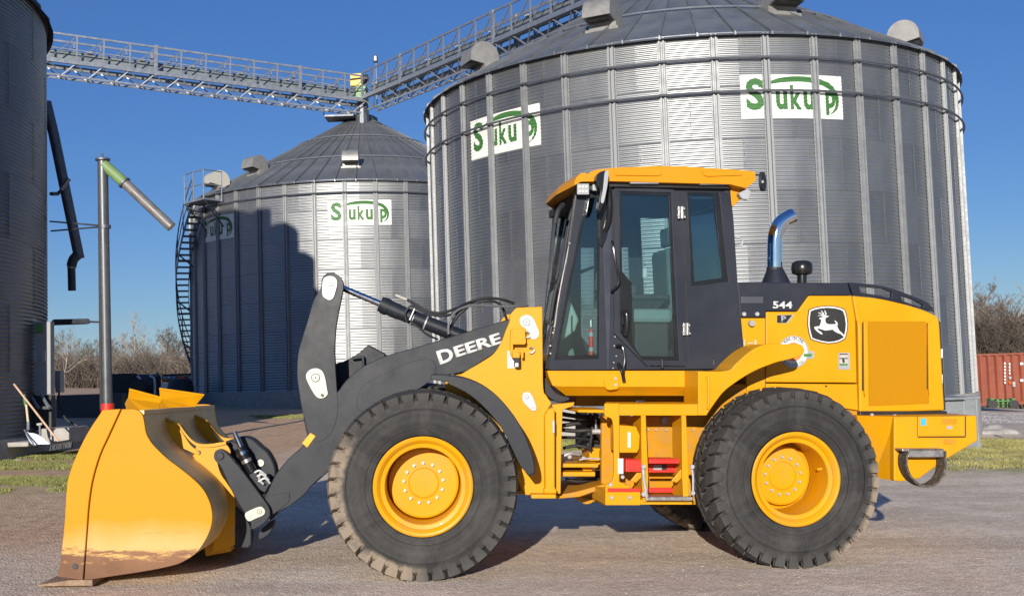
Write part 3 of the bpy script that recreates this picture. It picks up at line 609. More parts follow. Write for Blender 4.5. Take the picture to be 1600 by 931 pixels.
# ---- rear frame, ladder bay
rp = [(945, 630, 1), (967, 630, 1), (967, 649, 1), (1093, 649, 1), (1093, 690, 1), (1102, 690, 1), (1098, 780, 1), (1001, 789, 1), (946, 789, 1), (946, 757, 1), (960, 750, 1), (960, 660), (956, 652), (945, 649)]
plate(RF, 'bay_plate', [(945, 630, 1), (968, 630, 1), (968, 752, 1), (985, 760, 1), (985, 768, 1), (946, 768, 1), (946, 757, 1), (958, 748), (959, 700), (958, 662), (954, 653), (945, 649)], .16, .19, yellow, smooth=True)
fbox(RF, 'bay_beam', 968, 631, 1093, 649, .14, .60, yellow)
fbox(RF, 'bay_back', 940, 650, 1120, 788, .60, .66, yellow_dirty)
plate(RF, 'bay_gusset', [(903, 640), (945, 640), (945, 645), (903, 644)], .2, .7, yellow)
fbox(RF, 'bay_floor', 946, 768, 1001, 789, .16, .62, yellow)
fbox(RF, 'bay_sill', 1001, 780, 1082, 788, .16, .62, yellow)
for x0, x1, y1 in ((1005, 1008, 784), (1068, 1071, 784)):
    plate(RF, 'ladder_side', [(x0-3, 649), (x1+1, 649), (x1+5, 745), (x1+4, y1), (x0, y1), (x0-2, 745)], .13, .155, yellow, bevel=.003)
    plate(RF, 'ladder_flange', [(x0-1, 650), (x0+2, 650), (x0+4, y1), (x0+1, y1)], .155, .45, yellow, bevel=.003)
def tread(x0, x1, y, h, m=redp, serr=True, name='step_tread'):
    fbox(RF, name, x0, y, x1, y+h, .15, .40, m)
    if serr:
        p = []; k = int((x1-x0)/3)
        for i in range(k): p += [(x0+i*3, y), (x0+i*3+1.5, y-2.4)]
        plate(RF, 'serration', p+[(x1, y), (x1, y+1), (x0, y+1)], .16, .175, m, bevel=0)
tread(978, 1002, 719, 18); fbox(RF, 'warning_label', 965.5, 716, 974, 740, .15, .156, white, bevel=.001)
tread(1014, 1062, 718, 6); fbox(RF, 'step_back', 1014, 724, 1060, 738, .38, .40, redp); fbox(RF, 'step_lip', 1014, 734, 1056, 738, .15, .17, redp)
fbox(RF, 'warning_label', 1021, 726, 1034, 736, .37, .378, greylabel, bevel=.001); fbox(RF, 'warning_label', 1034.5, 726, 1042, 736, .37, .378, blackp, bevel=.001)
fbox(RF, 'reflector_strip', 950, 762.5, 1001, 768, .145, .158, redp, bevel=.001); fbox(RF, 'reflector_strip', 1014, 762, 1052, 769, .30, .33, redp, bevel=.001)
plate(RF, 'tool_box', [(968, 664), (994, 666), (1000, 680), (999, 700), (996, 707), (968, 707)], .20, .5, yellow); fbox(RF, 'level_gauge', 981, 675, 985.5, 699, .19, .199, white, bevel=.001)
for sx in (0, 64): plate(RF, 'knee_brace', [(985+sx, 751), (1000+sx, 733), (1007+sx, 733), (1006+sx, 742), (994+sx, 754)], .20, .22, yellow)
# swinging bottom step
st = bpy.data.objects.new('swing_step', None); COL.objects.link(st); st.parent = LD
ftube(RF, 'step_link', [(1005, 729, .10), (1006, 745, .10), (1011, 780, .10)], .015, zinc, st, smooth=False)
ftube(RF, 'step_link', [(1081, 729, .10), (1083, 745, .10), (1083, 774, .10)], .010, zinc, st, smooth=False)
fbox(RF, 'step_bar', 1010, 776, 1083, 782, .07, .20, steel, st)
for x, y in ((1006, 729), (1006, 772), (1082, 729), (1083, 770)): disc(RF, 'bolt', x, y, .06, .018, .03, zinc, st, 8)
for x, y in ((956, 777), (984, 777), (954, 757), (973, 745)): bolt(RF, x, y, .15, .016)
for x in (1013, 1025, 1041, 1083): bolt(RF, x, 671, .59, .010)
disc(RF, 'plug', 1038, 657, .58, .03, .02, greylabel)
# ---- cab
cab = bpy.data.objects.new('cab', None); COL.objects.link(cab); cab.parent = LD; cab['label'] = 'charcoal cab with green tinted glass and orange yellow roof'
outer = [(903, 290), (1140, 291), (1146, 340), (1152.5, 440), (1162, 540), (1162, 552), (1135, 576), (858, 578), (864, 530), (884, 420)]
hf = [(917, 300), (938, 300), (936, 560), (866, 562), (886, 450)]
hd = [(967, 298), (1050, 300), (1054, 400), (1062, 564), (1003, 563), (968, 520)]
hr = [(1073, 300), (1124, 302), (1131, 370), (1138, 440), (1080, 447)]
def cabside(v0, v1, vref, name, sh=0):
    loops = [[RF.P(p[0]+(sh*(940-p[0])/80 if p[0] < 939 else 0), p[1], .50) for p in lp] for lp in (outer, hf, hd, hr)]
    bm = bmesh.new(); prism(bm, [[(q.x, q.z) for q in lp] for lp in loops], lambda a, b, v: RF.rel @ V((a, v, b)), v0, v1)
    bmesh.ops.recalc_face_normals(bm, faces=bm.faces); dissolve(bm); return obj(name, bm, grey_l, cab, bevel=.006)
cabside(.50, .55, .5, 'side_frame'); cabside(1.95, 2.0, .5, 'side_frame', 36)
def winpane(lp, grow, v, nm='window', t=.006):
    c = V((sum(p[0] for p in lp)/len(lp), sum(p[1] for p in lp)/len(lp)))
    return c
def ring(name, lp, inn, v0, v1, m, par): return plate(RF, name, lp, v0, v1, m, par, holes=(inn,), bevel=.002)
# near windows: dark printed border + pane
rF = ring('window_border', hf, [(920, 310), (934, 308), (933, 554), (871, 556), (891, 450)], .505, .512, blackgloss, cab)
plate(RF, 'windscreen_side_pane', [(918, 304), (937, 302), (935, 559), (867, 561), (888, 450)], .514, .518, glass, cab, bevel=0)
door = bpy.data.objects.new('door', None); COL.objects.link(door); door.parent = LD
dfo = [(960, 293), (1053, 296), (1058, 400), (1071, 572), (1010, 571), (960, 521)]
ring('door_frame', dfo, [(968, 299), (1049, 301), (1053, 400), (1061, 563), (1004, 562), (969, 519)], .470, .499, grey_l, door)
ring('window_border', [(968, 299), (1049, 301), (1053, 400), (1061, 563), (1004, 562), (969, 519)], [(971, 304), (1045, 306), (1048, 400), (1056, 557), (1001, 556), (988, 536), (987, 442), (972, 424)], .480, .487, blackgloss, door)
plate(RF, 'door_pane', [(969, 300), (1048, 302), (1052, 400), (1060, 562), (1005, 561), (970, 518)], .488, .492, glass, door, bevel=0)
plate(RF, 'lock_cover', [(970, 424), (987, 443), (988, 536), (970, 516)], .474, .481, blackgloss, door, bevel=.002)
obj('door_handle', tube(bmesh.new(), cr3([RF.R(975, 489, .44), RF.R(979, 491, .425), RF.R(979.5, 510, .425), RF.R(977, 524, .44)]), .024, 12), blackgloss, door, smooth=True)
obj('handle_latch', tube(bmesh.new(), [RF.R(973.5, 492, .46), RF.R(973.5, 508, .45)], .013, 10), blackgloss, door, smooth=True)
for y, x in ((332, 1064.5), (514, 1072.5)):
    fbox(RF, 'hinge', x-5, y-10, x-.5, y+10, .455, .472, steel, door); fbox(RF, 'hinge', x+.5, y-10, x+5, y+10, .475, .499, steel, cab)
    for dx, dy in ((-4, -5), (4, -6), (-4, 5), (5, 7)): bolt(RF, x+dx*1.1, y+dy, .455, .009, door)
fbox(RF, 'latch_bolt', 1034, 561, 1037, 575, .45, .47, blackp, door)
rR = ring('window_border', hr, [(1077, 304), (1115, 305), (1122, 370), (1129, 434), (1085, 440)], .505, .512, blackgloss, cab)
plate(RF, 'rear_quarter_pane', [(1074, 301), (1123, 303), (1130, 370), (1137, 439), (1081, 446)], .514, .518, glass, cab, bevel=0)
# seam between door post and rear panel
plate(RF, 'post_trim', [(1064, 300), (1065, 300), (1072, 430), (1077, 571), (1075.5, 571), (1070.5, 430)], .494, .4995, blackp, cab, bevel=0)
plate(RF, 'a_post_cover', [(940, 293), (957, 293), (952, 577), (949, 577)], .488, .4995, mat('post_paint', (.032, .037, .055), .38), cab, bevel=.002)
def cwin(pts, name, v):   # far side panes and borders share the near outline
    q = [RF.P(p[0], p[1], .50) for p in pts]; bm = bmesh.new(); prism(bm, [[(a.x, a.z) for a in q]], lambda a, b, w: RF.rel @ V((a, w, b)), v, v+.005); return obj(name, bm, glass, cab)
for lp, nm in (([(x+36*(940-x)/80, y) for x, y in hf], 'far_pane'), (hd, 'far_pane'), (hr, 'far_pane')): cwin(lp, nm, 1.97)
def q3(px, py): return RF.P(px, py, .50)
def slab(name, pts, v0, v1, t, m, par, tp=0.):
    k0, k1 = tp*(v0-.55), tp*(v1-.55)
    """strip whose section is the polyline pts (px on the near cab side), running across the cab"""
    q = [q3(*p) for p in pts]; bm = bmesh.new()
    for a, b in zip(q, q[1:]):
        d = V((b.x-a.x, b.z-a.z)).normalized(); nx, nz = -d.y*t, d.x*t
        hexa(bm, [RF.rel @ V(z) for z in ((a.x+k0, v0, a.z), (b.x+k0, v0, b.z), (b.x+k1, v1, b.z), (a.x+k1, v1, a.z), (a.x+nx+k0, v0, a.z+nz), (b.x+nx+k0, v0, b.z+nz), (b.x+nx+k1, v1, b.z+nz), (a.x+nx+k1, v1, a.z+nz))])
    return obj(name, bm, m, par)
slab('windscreen', [(903, 300), (884, 420), (866, 525), (860, 560)], .62, 1.88, .006, glass, cab, .13)
for va, vb in ((.54, .63), (1.87, 1.96)): slab('windscreen_pillar', [(906, 292), (886, 420), (867, 525), (860, 577)], va, vb, -.03, blackgloss, cab, .13)
slab('windscreen_base', [(862, 555), (859, 577)], .55, 1.95, -.03, grey_l, cab, .13)
slab('rear_wall', [(1157, 470), (1163, 552), (1136, 576)], .55, 1.95, -.02, grey_l, cab)
slab('rear_header', [(1139, 292), (1142, 312)], .55, 1.95, -.03, blackgloss, cab); slab('rear_pane', [(1142, 312), (1157, 470)], .60, 1.90, -.006, glass, cab)
for va, vb in ((.55, .62), (1.88, 1.95)): slab('rear_post', [(1141, 305), (1158, 475)], va, vb, -.03, grey_l, cab)
slab('cab_floor', [(862, 574), (1135, 574)], .55, 1.95, -.04, darkplastic, cab); slab('headliner', [(910, 296), (1138, 297)], .55, 1.95, -.07, mat('headliner_cloth', (.02, .022, .024), .9), cab)
# far-side dark band that hides the silo behind the upper door glass
q = [q3(*p) for p in ((966, 300), (1056, 300), (1056, 362), (966, 362))]; bm = bmesh.new(); prism(bm, [[(a.x, a.z) for a in q]], lambda a, b, w: RF.rel @ V((a, w, b)), 1.935, 1.945); obj('far_dark_band', bm, darkplastic, cab)
q = [q3(*p) for p in ((990, 300), (1010, 300), (1010, 470), (990, 470))]; bm = bmesh.new(); prism(bm, [[(a.x, a.z) for a in q]], lambda a, b, w: RF.rel @ V((a, w, b)), 1.90, 1.94); obj('far_post', bm, darkplastic, cab)
# interior
seat = bpy.data.objects.new('seat', None); COL.objects.link(seat); seat.parent = LD
def ibox(name, p0, p1, v0, v1, m, par, bev=.03, sm=None):
    q = [q3(*p0), q3(*p1)]; bm = bmesh.new(); box(bm, (q[0].x, v0, q[1].z), (q[1].x, v1, q[0].z), RF.rel); return obj(name, bm, m, par, bevel=bev)
ibox('seat_cushion', (1010, 478), (1080, 502), 1.0, 1.5, mat('seat_cushion_cloth', (.20, .26, .27), .8), seat, .04)
q = [q3(*p) for p in ((1068, 378), (1090, 378), (1096, 490), (1074, 490))]; bm = bmesh.new(); prism(bm, [[(a.x, a.z) for a in q]], lambda a, b, w: RF.rel @ V((a, w, b)), 1.02, 1.48); obj('backrest', bm, seat_m, seat, bevel=.04)
q = [q3(*p) for p in ((1076, 342), (1092, 340), (1096, 370), (1078, 374))]; bm = bmesh.new(); prism(bm, [[(a.x, a.z) for a in q]], lambda a, b, w: RF.rel @ V((a, w, b)), 1.10, 1.38); obj('headrest', bm, seat_m, seat, bevel=.03)
ibox('armrest', (1005, 455), (1068, 466), .86, .96, darkplastic, seat, .02); ibox('seat_base', (1020, 502), (1075, 560), 1.05, 1.45, darkplastic, seat, .01)
ibox('joystick_pod', (1004, 440), (1016, 458), .86, .96, darkplastic, seat, .02)
cons = bpy.data.objects.new('steering_console', None); COL.objects.link(cons); cons.parent = LD
q = [q3(*p) for p in ((890, 450), (908, 430), (920, 470), (914, 510), (925, 560), (885, 560), (900, 520), (882, 495))]; bm = bmesh.new(); prism(bm, [[(a.x, a.z) for a in q]], lambda a, b, w: RF.rel @ V((a, w, b)), 1.12, 1.36); obj('console', bm, trim_m, cons, bevel=.02)
q = [q3(*p) for p in ((884, 478), (892, 466), (902, 470), (914, 498), (908, 516), (886, 532), (876, 520))]; bm = bmesh.new(); prism(bm, [[(a.x, a.z) for a in q]], lambda a, b, w: RF.rel @ V((a, w, b)), .72, .80); obj('kick_panel', bm, mat('panel_trim', (.30, .36, .33), .6), cons, bevel=.02)
fbox(RF, 'panel_slot', 891, 492, 896, 520, .72, .79, blackp, cons)
bm = bmesh.new(); cpt = RF.rel @ (q3(925, 420)+V((0, .72, 0))); mt = Matrix.Translation(cpt) @ Matrix.Rotation(R(-22), 4, 'Y')
rr_ = [mt @ V((.19*cos(2*pi*k/24), .19*sin(2*pi*k/24), 0)) for k in range(25)]; tube(bm, rr_, .014, 8)
for k in range(3): tube(bm, [cpt, mt @ V((.19*cos(2*pi*k/3), .19*sin(2*pi*k/3), 0))], .010, 6)
obj('steering_wheel', bm, black, cons, smooth=True)
obj('steering_column', tube(bmesh.new(), [cpt, RF.rel @ (q3(905, 455)+V((0, .72, 0)))], .04, 10), darkplastic, cons, smooth=True)
ext = bpy.data.objects.new('fire_extinguisher', None); COL.objects.link(ext); ext.parent = LD
p = q3(929, 560)+V((0, .12, 0)); obj('cylinder_body', tube(bmesh.new(), [RF.rel@p, RF.rel@(p+V((0, 0, .25)))], .021, 14), redp, ext, smooth=True)
obj('extinguisher_valve', tube(bmesh.new(), [RF.rel@(p+V((0, 0, .27))), RF.rel@(p+V((0, 0, .33)))], .014, 8), steel, ext)
for z in (.06, .19): obj('label_band', tube(bmesh.new(), [RF.rel@(p+V((0, 0, z))), RF.rel@(p+V((0, 0, z+.035)))], 0.0216, 14), greylabel, ext, smooth=True)
fbox(RF, 'grab_tag', 1005, 419, 1011, 434, 1.86, 1.9, white, cab)
# roof
roof_o = [(897, 290), (898, 284), (901, 277), (907, 271), (914, 270), (918, 272), (926, 267), (934, 265), (965, 262), (1030, 259.5), (1065, 260), (1172, 267), (1180, 269), (1181, 282), (1166, 294), (1140, 288), (952, 283), (908, 284)]
q = [RF.P(p[0], p[1], .38) for p in roof_o]; bm = bmesh.new(); prism(bm, [[(a.x, a.z) for a in q]], lambda a, b, w: V((a, w, b)), .38, 2.12); bmesh.ops.recalc_face_normals(bm, faces=bm.faces); dissolve(bm)
for w_ in (.75, 1.2, 1.7): bmesh.ops.bisect_plane(bm, geom=bm.verts[:]+bm.edges[:]+bm.faces[:], plane_co=(0, w_, 0), plane_no=(0, 1, 0))
uf = RF.P(935, 280, .38).x
for v in bm.verts:
    k_ = max(0, min(1, (uf-v.co.x)/.22)); v.co.x += -k_*(.10*sin(pi*min(1, (v.co.y-.38)/1.2)))+k_*max(0, v.co.y-1.2)*.22; v.co.z -= k_*.05*sin(pi*min(1, (v.co.y-.38)/1.74))
    v.co = RF.rel @ v.co
rf = obj('cab_roof', bm, orange_y, LD, bevel=.02, seg=3)
plate(RF, 'roof_recess', [(960, 265), (1030, 262), (1034, 263), (1034, 273), (1028, 275), (962, 274)], .368, .379, orange_y, rf, bevel=.004)
plate(RF, 'roof_recess', [(1096, 266), (1158, 271), (1160, 274), (1106, 276), (1100, 274)], .368, .379, orange_y, rf, bevel=.004)
plate(RF, 'roof_rear_duct', [(1141, 288), (1166, 295), (1160, 309), (1145, 323), (1143, 322)], .50, 1.95, orange_y, rf, bevel=.01)
plate(RF, 'roof_gutter', [(950, 284), (1140, 288), (1140, 295), (950, 292)], .44, .5, blackp, rf); fbox(RF, 'gutter_trim', 985, 283.5, 1030, 287, .39, .44, greylabel, rf); fbox(RF, 'gutter_trim', 1094, 285, 1138, 288.5, .39, .44, greylabel, rf)
plate(RF, 'roof_underside', [(912, 287), (952, 285), (950, 297), (914, 298)], .52, 1.9, darkplastic, rf)
# lamps, mirror, wiper, antenna
wl = bpy.data.objects.new('work_lamp', None); COL.objects.link(wl); wl.parent = LD
fbox(RF, 'lamp_housing', 901, 286, 921, 305, .40, .46, blackgloss, wl, .01); fbox(RF, 'lamp_bezel', 902, 287, 920.5, 304, .388, .402, greylabel, wl, .004)
for i in range(3):
    for j in range(2): disc(RF, 'led_reflector', 906+i*5.2, 292+j*7, .380, .010, .01, white, wl, 8)
fbox(RF, 'lamp_bracket', 921, 290, 934, 297, .42, .46, darkplastic, wl); fbox(RF, 'marker_lamp', 926, 288, 935, 298, .40, .43, greylabel, wl, .008)
ms = plate(RF, 'mirror', [(931, 278), (936, 270), (944, 267), (951, 268), (949, 290), (944, 315), (938, 330), (934, 325), (938, 300), (934, 290)], .28, .36, blackgloss, smooth=True, bevel=.01)
plate(RF, 'mirror_glass', [(945.5, 269), (951, 269), (949, 291), (943.5, 316), (939, 314), (942.5, 295)], .268, .281, greylabel, ms, smooth=True, bevel=.003)
ftube(RF, 'mirror_arm', [(952, 292, .46), (953, 318, .42), (951, 345, .44), (945, 362, .48)], .02, blackgloss, ms)
plate(RF, 'pillar_trim', [(938, 298), (955, 298), (953, 345), (946, 375), (938, 380)], .47, .50, blackgloss, ms, smooth=True)
ftube(RF, 'antenna', [(854, 444, .45), (868, 345, .45)], .003, black, n=6, smooth=False)
ftube(RF, 'antenna_base', [(867, 350, .45), (872, 330, .45), (880, 320, .5)], .022, black)
wp = bpy.data.objects.new('windscreen_wiper', None); COL.objects.link(wp); wp.parent = LD
ftube(RF, 'wiper_arm', [(862, 500, .60), (870, 460, .62), (886, 400, .68), (898, 360, .72)], .009, black, wp)
ftube(RF, 'wiper_blade', [(861, 497, .56), (868, 455, .56), (881, 418, .58), (884, 402, .58)], .016, black, wp)
ftube(RF, 'mirror_stalk', [(862, 490, .58), (860, 505, .56), (868, 508, .56)], .014, black, wp)
ftube(RF, 'side_rail', [(896, 352, .52), (886, 400, .52), (876, 450, .52), (868, 500, .52), (862, 560, .52)], .008, steel, wp)
for x, y in ((866, 510), (864, 520), (860, 540), (860, 552), (890, 380)): bolt(RF, x, y, .5, .008, wp)
ftube(RF, 'wiper_link', [(890, 345, .56), (894, 330, .56), (902, 320, .56), (915, 330, .56), (908, 345, .56)], .02, black, wp)
ftube(RF, 'handrail', [(956, 377, .45), (958, 385, .42), (962, 410, .41), (967, 438, .41), (962, 449, .42), (954.5, 455, .45)], .011, blackgloss, cab)
ftube(RF, 'handrail', [(963, 540, .45), (972, 541, .41), (976, 560, .40), (974, 578, .40), (974, 592, .42)], .012, blackgloss, cab); ftube(RF, 'handrail_foot', [(966, 568, .46), (972, 580, .42), (975, 595, .42)], .016, blackgloss, cab)
rl = bpy.data.objects.new('rear_lamp', None); COL.objects.link(rl); rl.parent = LD
plate(RF, 'lamp_housing', [(1154, 302), (1168, 295), (1174, 299), (1170, 312), (1160, 311)], .42, .48, greylabel, rl, bevel=.006)
hr_ = bpy.data.objects.new('warning_horn', None); COL.objects.link(hr_); hr_.parent = LD
c = RF.P(1191.5, 284, .42); bm = bmesh.new(); tube(bm, [RF.rel@(c-V((.012, 0, 0))), RF.rel@(c+V((.012, 0, 0)))], .085, 24); bm.transform(Matrix.Translation(RF.rel@c) @ Matrix.Rotation(R(-38), 4, 'Z') @ Matrix.Translation(-(RF.rel@c))); obj('round_reflector_back', bm, black, hr_, smooth=True)
ftube(RF, 'bracket', [(1180, 273, .42), (1190, 273, .42), (1191, 284, .42)], .008, black, hr_, smooth=False); disc(RF, 'centre_cap', 1191.5, 284, .36, .012, .03, zinc, hr_)
bm = bmesh.new(); cc = RF.P(1155, 378, .5); tube(bm, cr3([RF.rel@(cc+V(d)) for d in ((-.03, 0, .03), (.0, 0, .035), (.028, 0, .012), (.028, 0, -.014), (0, 0, -.035), (-.03, 0, -.03))]), .009, 8); obj('lifting_eye', bm, greylabel, cab, smooth=True)
disc(RF, 'rubber_plug', 1154, 540, .488, .022, .015, blackp, cab); disc(RF, 'rubber_plug', 1135, 300, .488, .018, .015, blackp, cab); fbox(RF, 'vent_slot', 1114.5, 561, 1118, 571, .488, .499, blackp, cab)
for x, y in ((961, 526), (960, 540), (963, 556), (959, 566), (958, 575), (1013, 571), (1025, 571)): bolt(RF, x, y, .5, .006, cab)
# yellow cab base
bm = bmesh.new()
L0 = [(855, 579), (858, 590), (864, 603), (877, 604), (1100, 605), (1100, 579)]; q = [RF.P(p[0], p[1], .48) for p in L0]
prism(bm, [[(a.x, a.z) for a in q]], lambda a, b, w: RF.rel @ V((a, w, b)), .48, 2.02)
cb = obj('cab_base', bm, yellow, LD, bevel=.008)
bm = bmesh.new(); A = [(866, 603.5), (1100, 605.5)]; B = [(885, 618), (1100, 618)]
a0, a1 = (RF.P(*p, .482) for p in A); b0, b1 = (RF.P(*p, .56) for p in B)
hexa(bm, [RF.rel@V(p) for p in ((a0.x, .482, a0.z), (a1.x, .482, a1.z), (a1.x, 1.9, a1.z), (a0.x, 1.9, a0.z), (b0.x, .58, b0.z), (b1.x, .58, b1.z), (b1.x, 1.9, b1.z), (b0.x, 1.9, b0.z))]); obj('lower_skirt', bm, yellow, cb)
plate(RF, 'step_bracket', [(946, 585), (966, 584), (967, 604), (962, 608), (947, 607)], .462, .482, yellow, cb, smooth=True, bevel=.004)
for y in (591, 601): bolt(RF, 962, y, .464, .013, cb)
fbox(RF, 'underframe', 900, 617, 1100, 634, .98, 1.9, yellow_dirty); fbox(RF, 'drain_block', 994, 625, 1008, 631, .5, .6, blackp)
plate(RF, 'mounting_rubber', [(852, 590), (858, 600), (870, 615), (890, 622), (876, 628), (860, 622), (851, 610)], .52, .8, black, smooth=True)
# ---- rear fender and body
fnd = [(1091, 580, 1), (1136, 579), (1150, 568), (1163, 556), (1178, 545), (1196, 538), (1225, 537.5), (1250, 538), (1256, 543), (1257, 549), (1252, 556), (1230, 562), (1210, 567), (1178, 580), (1150, 597), (1130, 613), (1114, 634), (1104, 649, 1), (1091, 649, 1)]
fd = plate(RF, 'rear_fender', fnd, .12, .50, yellow, smooth=True, bevel=.008)
ftube(RF, 'grab_handle', [(1104, 590, .115), (1107, 593, .10), (1107, 634, .10), (1105, 637, .115)], .010, yellow, fd)
# inner wheel arch and hood sides
body_v = .60
plate(RF, 'rear_frame', [(1090, 600), (1345, 600), (1345, 720), (1290, 780), (1100, 780)], .64, 1.92, yellow_dirty)
plate(RF, 'engine_hood_side', [(1197, 487), (1246, 487), (1264, 462), (1331, 462), (1337, 500), (1339, 598), (1197, 597)], .60, 1.95, yellow, bevel=.01)
plate(RF, 'lower_side_panel', [(1197, 599), (1339, 600), (1341, 641), (1322, 638), (1240, 620), (1197, 640)], .60, 1.95, yellow, bevel=.006)
plate(RF, 'fuel_side_panel', [(1158, 497), (1196, 497), (1196, 640), (1170, 640), (1163, 560)], .62, 1.93, yellow, bevel=.006)
disc(RF, 'plug', 1291, 603, .592, .008, .012, blackp); disc(RF, 'side_cap', 1175.5, 505, .575, .026, .05, greylabel)
fbox(RF, 'hood_gap_seal', 1195.5, 487, 1197.5, 640, .615, .64, blackp)
plate(RF, 'engine_cover', [(1152, 441), (1325, 442), (1330, 461.5), (1263, 461.5), (1245, 486), (1197, 486), (1197, 496), (1157, 496)], .605, 1.945, grey_l, bevel=.008)
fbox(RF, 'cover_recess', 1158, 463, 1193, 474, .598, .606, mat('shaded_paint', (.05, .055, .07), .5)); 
for x in (1163, 1183.5): disc(RF, 'bolt', x, 490.5, .585, .018, .022, zinc)
rs = [(1332, 462, 1), (1370, 466), (1400, 472), (1430, 480), (1452, 488), (1463, 494), (1468, 505), (1471, 560), (1476, 641, 1), (1343, 645, 1), (1341, 520), (1338, 497)]
rear = plate(RF, 'rear_hood', rs, .60, 1.95, yellow, smooth=True, bevel=.015)
plate(RF, 'grille', [(1357, 502), (1447, 502), (1450, 520), (1452, 630), (1358, 634)], .592, .601, perf, rear, bevel=.002)
for x0, y0, x1, y1 in ((1350, 502, 1356.5, 612), (1450.5, 504, 1457.5, 610)):
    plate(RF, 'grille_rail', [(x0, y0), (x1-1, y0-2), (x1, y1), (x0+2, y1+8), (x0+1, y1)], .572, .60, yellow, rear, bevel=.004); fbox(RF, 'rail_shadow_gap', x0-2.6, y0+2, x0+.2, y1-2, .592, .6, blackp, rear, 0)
plate(RF, 'rear_grille_back', [(1464, 498), (1470, 503), (1478, 640), (1474, 641)], .70, 1.88, black, rear)
for y in (552, 592): fbox(RF, 'reflector', 1470.5, y-7, 1473, y+7, .64, .70, white, rear, 0)
tr = plate(RF, 'top_rail', cr([(1326, 441), (1350, 443), (1375, 446), (1400, 453), (1425, 462), (1450, 473), (1460, 486)], 3)+cr([(1452, 485), (1440, 481), (1400, 471), (1370, 465), (1333, 461)], 3), .64, .68, grey_l, None, holes=([(1342, 447), (1380, 451), (1394, 456), (1393, 466), (1370, 461), (1345, 457)], [(1407, 461), (1430, 469), (1443, 476), (1441, 481), (1410, 470)]), bevel=.004)
c2 = tr.copy(); COL.objects.link(c2); c2.parent = LD; c2.matrix_local = Matrix.Translation(V((0, 1.23, 0)))
# counterweight
cw = plate(RF, 'counterweight', [(1397, 651), (1526, 649), (1528, 688), (1477, 718), (1437, 747), (1409, 752), (1397, 751)], .26, 2.3, yellow, bevel=.012)
bm = bmesh.new(); a = RF.P(1397, 651, .262); b = RF.P(1397, 751, .262); a2 = RF.P(1340, 649, .5); b2 = RF.P(1366, 750, .5)
hexa(bm, [RF.rel@V(p) for p in ((a.x+.02, .262, a.z), (a2.x, .52, a.z), (a2.x, 2.0, a.z), (a.x+.02, 2.3, a.z), (b.x+.02, .262, b.z), (b2.x, .52, b.z), (b2.x, 2.0, b.z), (b.x+.02, 2.3, b.z))]); obj('counterweight_flank', bm, yellow, cw)
fbox(RF, 'frame_top', 1344, 642, 1480, 649, .58, 2.0, blackp)
dr = fbox(RF, 'battery_door', 1434.5, 650.5, 1507.5, 681, .246, .262, yellow, bevel=.004); fbox(RF, 'door_recess', 1472, 654.5, 1495, 662, .243, .247, yellow_dirty, dr, .001)
fbox(RF, 'blue_label', 1439, 653.5, 1447, 664.5, .243, .247, bluedec, dr, 0); fbox(RF, 'small_label', 1480, 665, 1488, 670, .243, .247, greylabel, dr, 0)
for a in (((1434, 650), (1434, 681)), ((1434, 683), (1508, 682.5)), ((1508.5, 650), (1508.5, 682))): ftube(RF, 'door_seam', [(*a[0], .258), (*a[1], .258)], .005, blackp, dr, 6, False)
fbox(RF, 'worn_patch', 1475, 686, 1493, 694, .256, .259, yellow_dirty, cw, 0)
for x, y in ((1363, 648), (1399, 649.5)): disc(RF, 'bolt', x, y, .5, .014, .02, zinc)
rst = bpy.data.objects.new('rear_step', None); COL.objects.link(rst); rst.parent = LD
U = [(1411, 703), (1408, 715), (1409, 730), (1416, 745), (1428, 756), (1441, 760), (1455, 756), (1466, 745), (1470.5, 730), (1471, 703)]
q = cr([RF.P(p[0], p[1], .20).xz[:] for p in U], 4); bm = bmesh.new()
for a, b in zip(q, q[1:]):
    t = V((b[0]-a[0], b[1]-a[1])).normalized(); nx, nz = -t.y*.018, t.x*.018
    hexa(bm, [RF.rel@V(z) for z in ((a[0], .12, a[1]), (b[0], .12, b[1]), (b[0], .255, b[1]), (a[0], .255, a[1]), (a[0]+nx, .12, a[1]+nz), (b[0]+nx, .12, b[1]+nz), (b[0]+nx, .255, b[1]+nz), (a[0]+nx, .255, a[1]+nz))])
obj('rubber_strap', bm, mat('muddy_rubber', (.05, .045, .04), .8, var=.4, vs=20, dust=.6, dustcol=(.28, .22, .16)), rst)
fbox(RF, 'step_plate', 1419, 701, 1475, 714, .13, .15, steel, rst); fbox(RF, 'step_plate', 1410, 701, 1475, 705, .13, .26, steel, rst)
# exhaust and pre-cleaner
VM = 1.0
ex = bpy.data.objects.new('exhaust_stack', None); COL.objects.link(ex); ex.parent = LD
ftube(RF, 'chrome_pipe', [(1210.5, 425, VM), (1210.5, 400, VM), (1211, 375, VM), (1214, 360, VM), (1221, 348, VM), (1231, 341, VM), (1239, 337, VM)], .071, chrome, ex, 28, True, seg=6)
ftube(RF, 'pipe_collar', [(1210.5, 418, VM), (1210.5, 423, VM)], .075, black, ex, 24, False)
a = RF.R(1212, 443, VM); b = RF.R(1211, 421, VM); bm = bmesh.new(); tube(bm, [a, b], [.135, .076], 20); obj('pipe_base', bm, grey_l, ex, smooth=True)
pc = bpy.data.objects.new('air_precleaner', None); COL.objects.link(pc); pc.parent = LD
ftube(RF, 'stem', [(1253, 445, VM), (1253, 427, VM)], .045, blackgloss, pc, 20, False)
bb = RF.R(1253, 429, VM); bm = bmesh.new(); revolve(bm, [(.0, -.005), (.05, -.005), (.088, .005), (.096, .03), (.099, .06), (.093, .10), (.078, .118), (.05, .128), (0, .132)], 28, 'Z'); bm.transform(Matrix.Translation(bb)); obj('bowl', bm, blackgloss, pc, smooth=True)
